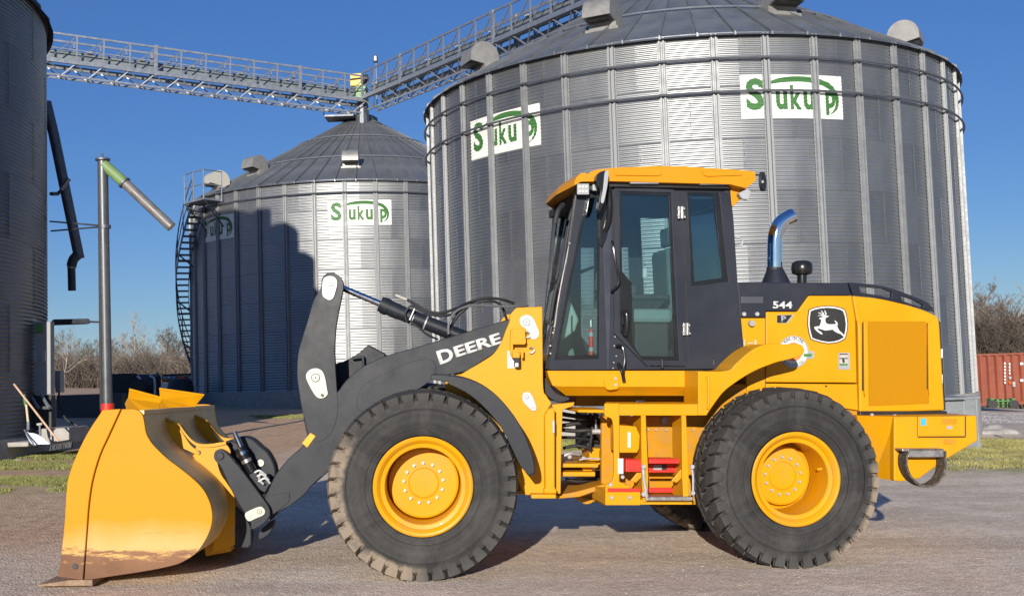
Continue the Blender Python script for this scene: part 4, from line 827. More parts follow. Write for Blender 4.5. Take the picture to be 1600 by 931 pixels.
# ---- lettering and emblems
ftext(FF, 'brand_lettering', 'D', 696, 557, .626, 20.5, white, lift, .036, 1.2, R(17.5)); ftext(FF, 'brand_lettering', 'EERE', 746, 540, .626, 16, white, lift, .036, 1.60, R(17.5))
ftext(RF, 'model_number', '544', 1222.5, 477, .600, 10.5, white, LD, .03, 1.45)
plate(RF, 'series_badge', [(1214.3, 492), (1241, 491.5), (1231, 504.8), (1214.3, 504.8)], .594, .600, greylabel, bevel=0); plate(RF, 'series_badge', [(1214.5, 492.5), (1238, 492), (1228.5, 504), (1214.5, 504)], .590, .5935, blackp, bevel=0)
ftext(RF, 'series_letter', 'P', 1224, 498.5, .5895, 9, greylabel, LD, .03, 1.3)
K = lambda pts: [(1190+x/7.756, 470+y/7.756) for x, y in pts]
sh = lambda f: [(803+(x-803)*f, 290+(y-290)*f) for x, y in [(570, 105), (620, 83), (700, 65), (800, 56), (900, 65), (970, 82), (1012, 103), (1035, 170), (1050, 280), (1042, 370), (1018, 462), (960, 495), (890, 515), (810, 522), (720, 508), (640, 485), (592, 466), (568, 380), (554, 285), (558, 190)]]
em = plate(RF, 'emblem', K(sh(1)), .594, .600, mat('emblem_border', (.08, .03, .015), .5), bevel=0); plate(RF, 'emblem_ring', K(sh(.955)), .590, .5935, white, em, bevel=0); plate(RF, 'emblem_field', K(sh(.885)), .586, .5895, blackp, em, bevel=0)
deer = [(697, 212), (715, 200), (738, 198), (750, 186), (785, 180), (820, 182), (795, 198), (776, 205), (772, 230), (776, 260), (800, 281), (850, 284), (885, 281), (905, 272), (893, 255), (878, 238), (897, 242), (918, 262), (923, 288), (915, 300), (925, 330), (945, 362), (980, 393), (1003, 425), (1003, 445), (985, 425), (960, 402), (925, 390), (890, 372), (860, 347), (820, 353), (770, 358), (730, 346), (700, 336), (672, 338), (690, 358), (718, 373), (738, 398), (733, 408), (700, 392), (668, 366), (645, 340), (637, 320), (650, 312), (700, 306), (712, 285), (720, 255), (725, 228), (705, 221)]
plate(RF, 'emblem_deer', K(deer), .583, .5855, white, em, bevel=0)
for a in ([(735, 190), (720, 178), (682, 183), (684, 177), (722, 170), (745, 180)], [(745, 186), (735, 165), (690, 148), (688, 138), (738, 155), (758, 184)], [(752, 180), (745, 155), (718, 122), (724, 117), (755, 148), (765, 182)], [(760, 186), (775, 160), (760, 118), (768, 114), (788, 155), (775, 186)]): plate(RF, 'emblem_antler', K(a), .583, .5855, white, em, bevel=0)
# round fuel sticker, half hidden behind the fender tip
rd = disc(RF, 'round_sticker', 1240, 549.5, .594, .142, .005, greylabel, n=36); disc(RF, 'sticker_ring', 1240, 549.5, .5905, .130, .003, white, rd, 36); disc(RF, 'sticker_field', 1240, 549.5, .587, .082, .003, orangedec, rd, 30)
plate(RF, 'sticker_tab', [(1256, 548), (1271, 548.5), (1272.5, 551), (1271, 560), (1256, 561)], .593, .599, greylabel, rd, bevel=0); plate(RF, 'sticker_tab_print', [(1256, 552.5), (1269.5, 552.5), (1267.5, 557), (1256, 557)], .588, .5915, greendec, rd, bevel=0)
def arc_text(txt, cx, cy, rpx, a0, a1, m, hpx, v, par, flip=False):
    for i, ch in enumerate(txt):
        if ch == ' ': continue
        a = a0+(a1-a0)*i/(len(txt)-1); x, y = cx+rpx*sin(a), cy-rpx*cos(a); ftext(RF, 'sticker_letter', ch, x, y, v, hpx, m, par, .01, .8, rot=(-a if not flip else pi-a), depth=.001)
arc_text('RUNS ON CNG', 1240, 549.5, 20.5, R(-42), R(42), blackp, 4.6, .5895, rd); arc_text('BIODIESELING', 1240, 549.5, 20.5, R(222), R(138), greendec, 4.2, .5895, rd, True)
nb = plate(RF, 'rating_sticker', [(1310, 551), (1327.5, 551), (1328, 577), (1310, 577)], .595, .600, greylabel, bevel=.001)
fbox(RF, 'sticker_field', 1312, 552.5, 1325, 570.5, .592, .5945, cream, nb, 0)
for y0, y1 in ((552.5, 554), (559, 560.3), (568, 570.5)): fbox(RF, 'sticker_line', 1312, y0, 1324.5, y1, .589, .5915, greendec if y0 > 565 else blackp, nb, 0)
plate(RF, 'sticker_line', [(1316, 560), (1319, 560), (1320, 566), (1317, 567)], .589, .5915, blackp, nb, bevel=0)
fbox(RF, 'caution_strip', 1167, 546.5, 1183, 551, .612, .618, greylabel, bevel=0); fbox(RF, 'caution_mark', 1169, 535, 1177, 537, .614, .619, cream, bevel=0); fbox(RF, 'caution_mark', 1179, 531, 1182, 539, .614, .619, cream, bevel=0)
fbox(RF, 'caution_strip', 1161.5, 530, 1164, 549, .606, .612, cream, bevel=0)
# ------------------------------------------------------------------ GROUND
def sm(t): t = max(0, min(1, t)); return t*t*(3-2*t)
def gz(x, y):
    """yard height in the yard plane frame"""
    z = -.034*min(max(x, 0), 40)*sm((y-22)/25) - .019*max(min(y, 220)-48, 0)
    z += .10*sm((y-19)/3)*sm((27-y)/4)*sm((x+2)/3)*sm((9-x)/4)
    return z + .012*sin(x*.9+y*.37)*sm((y-11)/4) + .008*sin(x*2.1-y*1.3)*sm((y-11)/4)
xs = [-420, -260, -160, -100, -70, -50]+[-40+i*1.0 for i in range(91)]+[60, 75, 100, 140, 200, 300, 450]
ys = [-60, -30, -10, 0]+[2+i*.5 for i in range(100)]+[54+i*4 for i in range(14)]+[115, 125, 140, 160, 190, 220, 260, 330, 450, 700, 1200]
bm = bmesh.new(); G = [[bm.verts.new(Wp((x, y, gz(x, y)))) for x in xs] for y in ys]
for j in range(len(ys)-1):
    for i in range(len(xs)-1): bm.faces.new((G[j][i], G[j][i+1], G[j+1][i+1], G[j+1][i]))
def ground_mat():
    m, n, l, b = new_mat('yard_gravel')
    tc = n.new('ShaderNodeTexCoord')
    def noise(s, d=8, r=.6, st=(1, 1, 1)):
        mp = n.new('ShaderNodeMapping'); mp.inputs['Scale'].default_value = st; l.new(tc.outputs['Object'], mp.inputs[0])
        q = n.new('ShaderNodeTexNoise'); q.inputs['Scale'].default_value = s; q.inputs['Detail'].default_value = d; q.inputs['Roughness'].default_value = r; l.new(mp.outputs[0], q.inputs['Vector']); return q.outputs[0]
    def mr(src, a, c, lo=0., hi=1.):
        q = n.new('ShaderNodeMapRange'); q.inputs[1].default_value = a; q.inputs[2].default_value = c; q.inputs[3].default_value = lo; q.inputs[4].default_value = hi; l.new(src, q.inputs[0]); return q.outputs[0]
    def mix(f, a, c):
        q = n.new('ShaderNodeMix'); q.data_type = 'RGBA'
        if isinstance(f, float): q.inputs[0].default_value = f
        else: l.new(f, q.inputs[0])
        for k, x in ((6, a), (7, c)):
            if isinstance(x, tuple): q.inputs[k].default_value = (*x, 1)
            else: l.new(x, q.inputs[k])
        return q.outputs[2]
    def mul(a, c):
        q = n.new('ShaderNodeMath'); q.operation = 'MULTIPLY'
        for k, x in ((0, a), (1, c)):
            if isinstance(x, float): q.inputs[k].default_value = x
            else: l.new(x, q.inputs[k])
        return q.outputs[0]
    sp = n.new('ShaderNodeSeparateXYZ'); l.new(tc.outputs['Object'], sp.inputs[0]); X, Y = sp.outputs[0], sp.outputs[1]
    big = noise(.35, 5); mid = noise(2.2, 8, .65); track = noise(.5, 6, .6, (.35, 2.2, 1))
    vo = n.new('ShaderNodeTexVoronoi'); vo.inputs['Scale'].default_value = 17; l.new(tc.outputs['Object'], vo.inputs['Vector'])
    v2 = n.new('ShaderNodeTexVoronoi'); v2.inputs['Scale'].default_value = 48; l.new(tc.outputs['Object'], v2.inputs['Vector'])
    c = mix(mr(big, .38, .62), (.92, .765, .595), (.89, .70, .52))
    c = mix(mr(track, .42, .60, 0., .85), c, (.62, .485, .365))
    c = mix(mul(mr(v2.outputs['Color'], .2, .9), .6), c, (.42, .35, .30))
    c = mix(mul(mr(v2.outputs['Color'], .82, .95), .75), c, (.85, .80, .73))                # fine pale stones
    c = mix(mul(mr(vo.outputs['Color'], .90, .97), mr(vo.outputs['Distance'], .38, .22)), c, (.78, .73, .66))
    c = mix(mr(noise(10, 7, .78), .44, .60, 0., .55), c, (.43, .365, .285))
    c = mix(mr(noise(1.1, 6, .7), .48, .66, 0., .45), c, (.90, .77, .64))
    c = mix(mr(noise(19, 5, .8), .60, .68, 0., .7), c, (.90, .84, .76))
    c = mix(mr(noise(23, 5, .8), .61, .70, 0., .8), c, (.22, .18, .15))
    c = mix(mul(mul(mr(X, -3.3, -4.3), mr(Y, 9.4, 10.8)), mr(big, .30, .6, .75, .95)), c, mix(mr(noise(6, 7, .75), .42, .62), (.66, .43, .27), (.42, .275, .175)))
    # grass earth below the tufts
    def zone(x0, x1, y0, y1, k=1.2):
        d = noise(.9, 6); w = n.new('ShaderNodeMath'); w.operation = 'MULTIPLY_ADD'; w.inputs[1].default_value = k; l.new(d, w.inputs[0]); l.new(Y, w.inputs[2])
        o = k/2
        return mul(mul(mr(w.outputs[0], y0+o-.3, y0+o+.3), mr(w.outputs[0], y1+o+.3, y1+o-.3)), mul(mr(X, x0-.8, x0+.8), mr(X, x1+.8, x1-.8)))
    for z_, k_ in (((-30, -5.3, 17.0, 21.0, 1.8), .6), ((-30, -5.0, 14.1, 16.3, 1.8), .5), ((6.8, 60, 16.8, 24.5, 1.6), .85), ((-7.8, -5.8, 31.5, 34.5, .8), .6), ((.2, 5, 20, 22.2, .5), .8)):
        g = mix(mid, (.25, .28, .08), (.46, .40, .20)); c = mix(mul(mul(zone(*z_), mr(noise(3.5), .36, .52)), k_), c, g)
    l.new(c, b.inputs['Base Color']); b.inputs['Roughness'].default_value = .95; b.inputs['Specular IOR Level'].default_value = .08
    h = n.new('ShaderNodeMath'); h.operation = 'MULTIPLY_ADD'; h.inputs[1].default_value = .5; l.new(mul(v2.outputs['Distance'], -1.), h.inputs[0]); l.new(noise(9, 8, .7), h.inputs[2])
    bp = n.new('ShaderNodeBump'); bp.inputs['Strength'].default_value = .75; bp.inputs['Distance'].default_value = .02; l.new(h.outputs[0], bp.inputs['Height']); l.new(bp.outputs[0], b.inputs['Normal'])
    return m
gd = obj('ground', bm, ground_mat()); gd['kind'] = 'structure'
# ------------------------------------------------------------------ GRAIN BINS
NCORR = 4
def to_cyl(Rr, a, z): return (Rr*sin(a), -Rr*cos(a), z)      # azimuth 0 faces the camera side (-Y)
class Bin:
    def __init__(s, cx, cy, Rb, px_top, py_top, py_wall, name='grain_bin'):
        s.c = Wp((cx, cy, 0)); s.Rb = Rb; s.cx, s.cy = cx, cy
        s.zt = s.z_at(px_top, py_top); s.zb = s.z_at(px_top, py_wall) if py_wall else s.zt-7.9
        s.root = empty(name, Matrix.Translation((s.c.x, s.c.y, s.zb-1.2))); s.base = s.zb-1.2
        s.face = atan2(-s.c.x, s.c.y)                        # azimuth that faces the camera
    def hit(s, px, py, Rr=None):
        Rr = Rr or s.Rb; o = Wp((0, 0, HCAM)); d = M.to_3x3() @ ray(px, py)
        ox, oy = o.x-s.c.x, o.y-s.c.y; A = d.x**2+d.y**2; B = 2*(ox*d.x+oy*d.y); C_ = ox*ox+oy*oy-Rr*Rr
        D = B*B-4*A*C_
        t = (-B-sqrt(D))/(2*A) if D > 0 else -B/(2*A)
        return o+d*t
    def z_at(s, px, py, Rr=None): return s.hit(px, py, Rr).z
    def az(s, px, py, Rr=None):
        p = s.hit(px, py, Rr); return atan2(p.x-s.c.x, -(p.y-s.c.y))
def sheet_mesh(Rb, da, h, pitch, name='wall_sheet', na=8, lip=.004):
    bm = bmesh.new(); n = int(round(h/pitch))*6; rows = []
    for j in range(n+1):
        z = h*j/n; r = Rb+.0085*cos(2*pi*z/h*round(h/pitch))
        rows.append([bm.verts.new(to_cyl(r+(lip if i in (0,) else 0), -.004+da*i/na+(.004 if i else 0), z)) for i in range(na+1)])
    for a, b in zip(rows, rows[1:]):
        for i in range(na): bm.faces.new((a[i], a[i+1], b[i+1], b[i]))
    me = bpy.data.meshes.new(name); bmesh.ops.recalc_face_normals(bm, faces=bm.faces)
    if sum(f.normal.dot(f.calc_center_median().xy.to_3d()) for f in bm.faces) < 0: bmesh.ops.reverse_faces(bm, faces=bm.faces)
    bm.to_mesh(me); bm.free(); me.shade_smooth(); return me
def build_bin(B, N, pitch, wm, rings=(), stiff=True, phase=0., roof_pitch=30, NR=60, label='', base_h=.72, seam=True, nring=7, roofm=None, conc=True, ri=.55):
    root = B.root; b0 = B.base; Rb = B.Rb; H = B.zt-B.zb; h = H/nring; T = Matrix.Translation; Zr = lambda a: Matrix.Rotation(a, 4, 'Z')
    st = 2*pi/N; sh = sheet_mesh(Rb, 2*st, h, pitch); sh.materials.append(wm); srcs = None; bolt_src = None
    for k in range(nring):
        for j in range(N//2):
            a = phase+(2*j+(k % 2))*st+st*.5
            m = T((0, 0, B.zb-b0+h*k)) @ Zr(a)
            srcs = obj('wall_sheet', sh, None, root, m) if srcs is None else inst(srcs, root, m)
    # bright lap seams with bolt heads, staggered ring by ring
    if seam:
        bm = bmesh.new(); nb = int(h/.045)
        for i in range(nb):
            z = h*(i+.5)/nb; p = V(to_cyl(Rb+.012, 0, z)); bmesh.ops.create_cone(bm, cap_ends=True, segments=6, radius1=.011, radius2=.006, depth=.012, matrix=Matrix.Translation(p) @ Matrix.Rotation(pi/2, 4, 'X'))
        me = bpy.data.meshes.new('seam_bolts'); bm.to_mesh(me); bm.free(); me.materials.append(galv_s); s0 = None
        for k in range(nring):
            for j in range(N//2):
                m = T((0, 0, B.zb-b0+h*k)) @ Zr(phase+(2*j+(k % 2))*st+st*.5)
                s0 = tag(obj('seam_bolts', me, None, root, m), kind='stuff') if s0 is None else inst(s0, root, m)
    if stiff:
        sec = [(-.085, .004), (-.085, .016), (-.066, .016), (-.058, .065), (-.026, .065), (-.016, .026), (.016, .026), (.026, .065), (.058, .065), (.066, .016), (.085, .016), (.085, .004)]
        bm = bmesh.new(); rows = [[bm.verts.new((x, -(Rb+.006+y), z)) for x, y in sec] for z in (0, H)]
        for i in range(len(sec)-1): bm.faces.new((rows[0][i], rows[0][i+1], rows[1][i+1], rows[1][i]))
        bm.faces.new(rows[1]); me = bpy.data.meshes.new('stiffener'); bmesh.ops.recalc_face_normals(bm, faces=bm.faces)
        bmesh.ops.reverse_faces(bm, faces=bm.faces) if sum(f.normal.y for f in bm.faces) > 0 else None
        bm.to_mesh(me); bm.free(); me.materials.append(galv_s); s0 = None
        for j in range(N):
            m = T((0, 0, B.zb-b0)) @ Zr(phase+j*st); s0 = obj('stiffener', me, None, root, m) if s0 is None else inst(s0, root, m)
        # row of bolts up each flange
        bm = bmesh.new()
        for i in range(int(H/.11)):
            for x in (-.075, .075):
                bmesh.ops.create_cone(bm, cap_ends=True, segments=5, radius1=.011, radius2=.007, depth=.012, matrix=Matrix.Translation((x, -(Rb+.026), .05+i*.11)) @ Matrix.Rotation(pi/2, 4, 'X'))
        me = bpy.data.meshes.new('stiffener_bolts'); bm.to_mesh(me); bm.free(); me.materials.append(galv_t); s0 = None
        for j in range(N):
            m = T((0, 0, B.zb-b0)) @ Zr(phase+j*st); s0 = tag(obj('stiffener_bolts', me, None, root, m), kind='stuff') if s0 is None else inst(s0, root, m)
    for z in rings:
        pts = [to_cyl(Rb+.115, 2*pi*k/96, B.zt-b0-z) for k in range(96)]
        bm = bmesh.new(); revolve(bm, [(Rb+.115+.026*cos(t), B.zt-b0-z+.026*sin(t)) for t in [2*pi*i/8 for i in range(9)]], 96, 'Z'); obj('wind_ring', bm, mat('ring_pipe', (.13, .135, .15), .5, .5), root, smooth=True)
    # roof panels with raised ribs
    t = tan(R(roof_pitch)); ro = Rb+.13; bm = bmesh.new(); da = 2*pi/NR
    zr = lambda r: B.zt-b0+.03+(Rb-r)*t
    prof = [(-.5, 0), (-.46, .0), (-.45, .07), (-.41, .07), (-.40, 0), (.12, .0), (.5, .0)]
    A = []
    for f in (0, .33, .66, 1):
        r = ro+(ri-ro)*f; A.append([bm.verts.new(to_cyl(r, x*da, zr(r)+y*(1-.6*f))) for x, y in prof])
    for a, b in zip(A, A[1:]):
        for i in range(len(prof)-1): bm.faces.new((a[i], a[i+1], b[i+1], b[i]))
    lo = [bm.verts.new(to_cyl(ro+.005, x*da, zr(ro)-.006)) for x, y in prof]
    for i in range(len(prof)-1): bm.faces.new((A[0][i], A[0][i+1], lo[i+1], lo[i]))
    me = bpy.data.meshes.new('roof_panel'); bmesh.ops.recalc_face_normals(bm, faces=bm.faces)
    bmesh.ops.reverse_faces(bm, faces=bm.faces) if sum(f.normal.z for f in bm.faces) < 0 else None
    bm.to_mesh(me); bm.free(); me.materials.append(roofm or galv_r); s0 = None
    for j in range(NR):
        m = Zr(phase+j*da); s0 = obj('roof_panel', me, None, root, m) if s0 is None else inst(s0, root, m)
    bm = bmesh.new(); revolve(bm, [(Rb+.01, B.zt-b0-.035), (Rb+.035, B.zt-b0-.035), (Rb+.035, B.zt-b0+.03)], 80, 'Z'); obj('eave_shade_line', bm, darksteel, root)  # dark ring added to stand in for the shade gap under the eave
    for f in (.34, .68):
        r = ro+(ri-ro)*f; bm = bmesh.new(); revolve(bm, [(r+.02*cos(q), zr(r)+.06+.02*sin(q)) for q in [2*pi*i/6 for i in range(7)]], 72, 'Z'); obj('roof_ring', bm, galv_t, root, smooth=True)
    bm = bmesh.new(); revolve(bm, [(ri+.12, zr(ri)-.02), (ri+.12, zr(ri)+.10), (ri, zr(ri)+.18), (.0, zr(ri)+.2)], 32, 'Z'); obj('roof_cap', bm, darksteel, root, smooth=True)
    if conc:
        bm = bmesh.new(); revolve(bm, [(Rb+.10, -.8), (Rb+.10, 1.2), (Rb-.3, 1.2)], 96, 'Z'); obj('concrete_base', bm, concrete, root, smooth=True)
    tag(root, label, 'grain bin'); B.zr = zr; B.t = t
def corr_z(B, z, h, pitch): return .0085*cos(2*pi*((z-(B.zb-B.base)) % h)/h*round(h/pitch))
def logo(B, px, py, w, hgt, pitch, nring, azoff=None):
    """white panel with the green maker's name painted on the corrugated wall"""
    a0 = B.az(px, py) if azoff is None else azoff; z0 = B.z_at(px, py)-B.base; h = (B.zt-B.zb)/nring; k = hgt/.87
    def mp(x, z, d): r = B.Rb+corr_z(B, z0+z, h, pitch)+d; return to_cyl(r, a0+x/B.Rb, z0+z)
    bm = bmesh.new(); nx, nz = 14, int(hgt/(pitch/6)); g = [[bm.verts.new(mp(-w/2+w*i/nx, -hgt/2+hgt*j/nz, .005)) for i in range(nx+1)] for j in range(nz+1)]
    for a, b in zip(g, g[1:]):
        for i in range(nx): bm.faces.new((a[i], a[i+1], b[i+1], b[i]))
    p = obj('sign_panel', bm, mat('sign_white', (.80, .80, .74), .5, var=.04), B.root)
    def flat(bm2):
        ny = int(hgt/(pitch/4))
        for j in range(-ny, ny): bmesh.ops.bisect_plane(bm2, geom=bm2.verts[:]+bm2.edges[:]+bm2.faces[:], plane_co=(0, j*pitch/4, 0), plane_no=(0, 1, 0))
        for v in bm2.verts: v.co = V(mp(v.co.x, v.co.y, .009))
        return obj('sign_letter', bm2, mat('sign_green', (.045, .15, .04), .5, var=.06), p)
    for txt, X0, X1, Y0, Y1 in (('S', 105, 210, 590, 415), ('u', 278, 346, 588, 485), ('k', 364, 432, 588, 452), ('u', 444, 512, 588, 485), ('p', 583, 648, 615, 482)):
        b2 = text_bm(txt, 1, .035, 1); xs_ = [v.co.x for v in b2.verts]; ys_ = [v.co.y for v in b2.verts]
        fx = lambda X: (X-385)/620*w; fy = lambda Y: (515-Y)/240*hgt
        for v in b2.verts: v.co = V((fx(X0)+(v.co.x-min(xs_))/(max(xs_)-min(xs_))*(fx(X1)-fx(X0)), fy(Y0)+(v.co.y-min(ys_))/(max(ys_)-min(ys_))*(fy(Y1)-fy(Y0)), 0))
        flat(b2)
    bm = bmesh.new(); up = []; dn = []
    ax = [(-.735, .19), (-.42, .326), (-.19, .38), (.05, .406), (.33, .4), (.58, .36), (.79, .29), (.93, .163), (1.0, 0), (.985, -.163), (.92, -.27), (.79, -.35)]
    bx = [(-.72, .18), (-.42, .254), (-.19, .28), (.05, .294), (.33, .286), (.58, .243), (.75, .18), (.87, .07), (.92, -.036), (.915, -.163), (.87, -.254), (.79, -.337)]
    ax = cr(ax, 4); bx = cr(bx, 4)
    A_ = [bm.verts.new((x*w/2.17, y*k, 0)) for x, y in ax]; B_ = [bm.verts.new((x*w/2.17, y*k, 0)) for x, y in bx]
    for i in range(len(A_)-1): bm.faces.new((A_[i], A_[i+1], B_[i+1], B_[i]))
    flat(bm); return p
def vent(B, px, py, r_f, sc=1., m=None, kind=0, az=None):
    """goose-neck roof vent standing on the roof at radius r_f*R, hood curved over, mouth down the slope"""
    best = None
    rr = r_f*B.Rb; z = B.base + B.zr(rr)+.25*sc
    if az is None:
        for i in range(-120, 121):
            a = B.face+R(i); p = Mi @ V((B.c.x+rr*sin(a), B.c.y-rr*cos(a), z)); d = Matrix.Rotation(-PITCH, 3, 'X') @ (p-V((0, 0, HCAM)))
            q = (CX+FPX*d.x/d.y, CY-FPX*d.z/d.y); e = abs(q[0]-px)+.3*abs(q[1]-py)
            if best is None or e < best[0]: best = (e, a)
        az = best[1]
    e = bpy.data.objects.new('roof_vent', None); COL.objects.link(e); e.parent = B.root
    e.matrix_local = Matrix.Rotation(az, 4, 'Z') @ Matrix.Translation((0, -rr, B.zr(rr))) @ Matrix.Scale(sc, 4)
    # local: -Y down the slope, Z up
    prof = [(.22, -.25), (.22, .22)] + [(-.04+.34*cos(t), .26+.34*sin(t)) for t in [pi*.12+pi*.88*i/10 for i in range(11)]]
    prof = [(.30, -.22), (.30, .26)] + [(-.04+.34*cos(t), .26+.34*sin(t)) for t in [pi*i/12 for i in range(1, 13)]] + [(-.38, .16), (-.06, .10), (-.06, -.05)]
    bm = bmesh.new(); prism(bm, [prof], lambda a, b, v: V((v, a, b)), -.30, .30); bmesh.ops.recalc_face_normals(bm, faces=bm.faces); dissolve(bm)
    obj('hood', bm, m or vent_m, e, smooth=True, ang=30)
    bm = bmesh.new(); box(bm, (-.26, -.372, .105), (.26, -.07, .10+.004)); obj('mouth', bm, blackp, e)
    bm = bmesh.new(); box(bm, (-.36, -.12, -.10), (.36, .38, -.02)); obj('flashing', bm, vent_m, e)
    return e
big = Bin(28.5*sin(R(9.35)), 28.5*cos(R(9.35)), 6.47, 1110, 55, 634)
mid = Bin(-5.72, 44.6, 6.68, 575, 281, 606)
lft = Bin(-15.4, 19.4, 6.85, 84, 42, None)
lft.zt = Wp(at_y(84, 44, 22.0)).z; lft.zb = lft.zt-8.0; lft.base = lft.zb-1.2; lft.root.matrix_world = Matrix.Translation((lft.c.x, lft.c.y, lft.base))
PB = .072
ph_big = big.az(1115, 80); ph_mid = mid.az(538, 290)
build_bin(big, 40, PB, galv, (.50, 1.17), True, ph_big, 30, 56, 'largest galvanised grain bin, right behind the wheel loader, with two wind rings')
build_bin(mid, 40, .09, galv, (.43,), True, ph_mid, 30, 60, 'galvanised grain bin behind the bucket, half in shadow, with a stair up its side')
build_bin(lft, 38, PB, galv_old, (), False, .3, 50, 56, 'dark weathered grain bin cut off by the picture edge, beside the upright spout pole', roofm=darksteel, ri=4.3)  # roof steepened and cut short out of view to shape its cast shadow
logo(big, 1240, 151, 2.15, .87, PB, 7); logo(big, 784, 207, 2.15, .87, PB, 7); logo(mid, 562, 332, 2.17, .86, .09, 7); logo(mid, 337, 357, 2.17, .86, .09, 7)
vent(big, 940, 35, .80, 1.05); vent(big, 752, 105, .86, 1.05); vent(big, 1222, 12, .74, 1.15); vent(big, 1412, 50, .84, 1.05)
vent(mid, 549, 250, .83, .95); vent(mid, 401, 262, .80, 1.05); vent(mid, 340, 293, .93, 1.1, cream)
# unseen cylinders added to the left bin roof to shape the middle bin's shadow
bm = bmesh.new(); zc = lft.zr(4.3); tube(bm, [(4.3*cos(R(-10)), 4.3*sin(R(-10))-.5, zc-.5), (4.3*cos(R(-10)), 4.3*sin(R(-10))-.5, zc+.75)], .40, 20); obj('shadow_block_knob', bm, darksteel, lft.root, smooth=True)
for ro_, rd_, tp_ in ((5.75, .62, 1.75), (5.1, .70, 2.75)):
    bm = bmesh.new(); zb_ = lft.zt-lft.base; revolve(bm, [(0, zb_+tp_+rd_*.55), (rd_*.5, zb_+tp_+rd_*.45), (rd_*.87, zb_+tp_+rd_*.2), (rd_, zb_+tp_), (rd_, zb_+.3)], 24, 'Z'); bm.transform(Matrix.Translation((ro_*cos(R(-8)), ro_*sin(R(-8)), 0))); obj('shadow_block_dome', bm, darksteel, lft.root, smooth=True)
# sheet-metal fan transition box at the foot of the large bin
tb = empty('fan_transition', Wp((at_y(1512, 700, 21.3).x, 21.6, gz(8.6, 21.6))).to_4d() and Matrix.Translation(Wp((at_y(1512, 700, 21.3).x, 21.6, gz(8.6, 21.6)))))
tag(tb, 'grey sheet metal fan housing standing at the foot of the large bin, behind the loader', 'fan housing')
def local_box(name, root, a, b, m, par=None, rot=0, bevel=.004):
    bm = bmesh.new(); box(bm, a, b, Matrix.Rotation(rot, 4, 'Z')); return obj(name, bm, m, par or root, bevel=bevel)
w_ = .34
fanm = mat('fan_sheet', (.20, .215, .225), .45, .5, var=.12, vs=5)
local_box('housing', tb, (-.42, -.2, -.05), (.30, 1.1, .93), fanm); local_box('housing_lid', tb, (-.45, -.23, .93), (.33, 1.12, .96), galv_t)
for x in (-.30, .0, .24): local_box('corner_fold', tb, (x, -.215, -.05), (x+.025, -.2, .93), galv_t)
local_box('shelf', tb, (-.52, -.35, .92), (.02, -.2, .95), fanm)
# ------------------------------------------------------------------ STAIR ON THE MIDDLE BIN
B = mid; sr = empty('spiral_stair', Matrix.Translation((B.c.x, B.c.y, B.base))); tag(sr, 'dark steel stair curving up the side of the middle grain bin to a railed platform', 'stair')
top_a, bot_a = B.face-R(57), B.face-R(118); z1, z0 = B.zt-B.base-.35, .5; NS = 36
def sp(f, r, dz=0): return V(to_cyl(r, bot_a+(top_a-bot_a)*f, z0+(z1-z0)*f+dz))
bm = bmesh.new(); da = (top_a-bot_a)/NS
T0 = [V(to_cyl(r, a, z)) for z in (0, .05) for r, a in ((B.Rb+.10, -.02), (B.Rb+.55, -.02), (B.Rb+.55, .02), (B.Rb+.10, .02))]
hexa(bm, T0); me = bpy.data.meshes.new('tread'); bmesh.ops.recalc_face_normals(bm, faces=bm.faces); bm.to_mesh(me); bm.free(); me.materials.append(darksteel); s0 = None
for i in range(NS+1):
    m = Matrix.Rotation(bot_a+da*i, 4, 'Z') @ Matrix.Translation((0, 0, z0+(z1-z0)*i/NS)); s0 = obj('tread', me, None, sr, m) if s0 is None else inst(s0, sr, m)
for r in (B.Rb+.09, B.Rb+.55):
    bm = bmesh.new()
    for k in range(24):
        a, b = k/24, (k+1)/24; P = [sp(a, r, -.1), sp(b, r, -.1), sp(b, r+.02, -.1), sp(a, r+.02, -.1), sp(a, r, .12), sp(b, r, .12), sp(b, r+.02, .12), sp(a, r+.02, .12)]; hexa(bm, P)
    obj('stringer', bm, darksteel, sr)
obj('handrail', tube(bmesh.new(), [sp(k/24, B.Rb+.56, .95) for k in range(25)], .022, 6), darksteel, sr, smooth=True)
obj('midrail', tube(bmesh.new(), [sp(k/24, B.Rb+.56, .5) for k in range(25)], .016, 6), darksteel, sr, smooth=True)
for k in range(0, 25, 3): obj('rail_post', tube(bmesh.new(), [sp(k/24, B.Rb+.56, -.05), sp(k/24, B.Rb+.56, .95)], .022, 6), darksteel, sr)
for k in (4, 9, 14, 19): obj('wall_bracket', tube(bmesh.new(), [sp(k/24, B.Rb+.56, -.1), sp(k/24, B.Rb+.02, -.55)], .03, 5), darksteel, sr)
for i, k in enumerate((6, 12, 18)):
    a = k/24; P = [sp(a-.02, B.Rb+.09, 0), sp(a-.02, B.Rb+.55, 0), sp(a+.02, B.Rb+.55, 0), sp(a+.02, B.Rb+.09, 0)]
    for p in P: p.z = z0+(z1-z0)*a+.02
    bm = bmesh.new(); hexa(bm, [p.copy() for p in P]+[p+V((0, 0, .05)) for p in P]); obj('landing', bm, darksteel, sr)
pf = [(top_a, top_a+R(9))]
bm = bmesh.new(); P = [V(to_cyl(r, a, z1)) for a, r in ((top_a, B.Rb+.1), (top_a, B.Rb+.85), (top_a+R(10), B.Rb+.85), (top_a+R(10), B.Rb+.1))]; hexa(bm, P+[p+V((0, 0, .06)) for p in P]); obj('platform', bm, galv_t, sr)
pp = [V(to_cyl(r, a, z1)) for a, r in ((top_a, B.Rb+.85), (top_a+R(5), B.Rb+.85), (top_a+R(10), B.Rb+.85), (top_a+R(10), B.Rb+.1))]
for dz in (.55, 1.05): obj('platform_rail', tube(bmesh.new(), [p+V((0, 0, dz)) for p in pp], .022, 6), galv_t, sr)
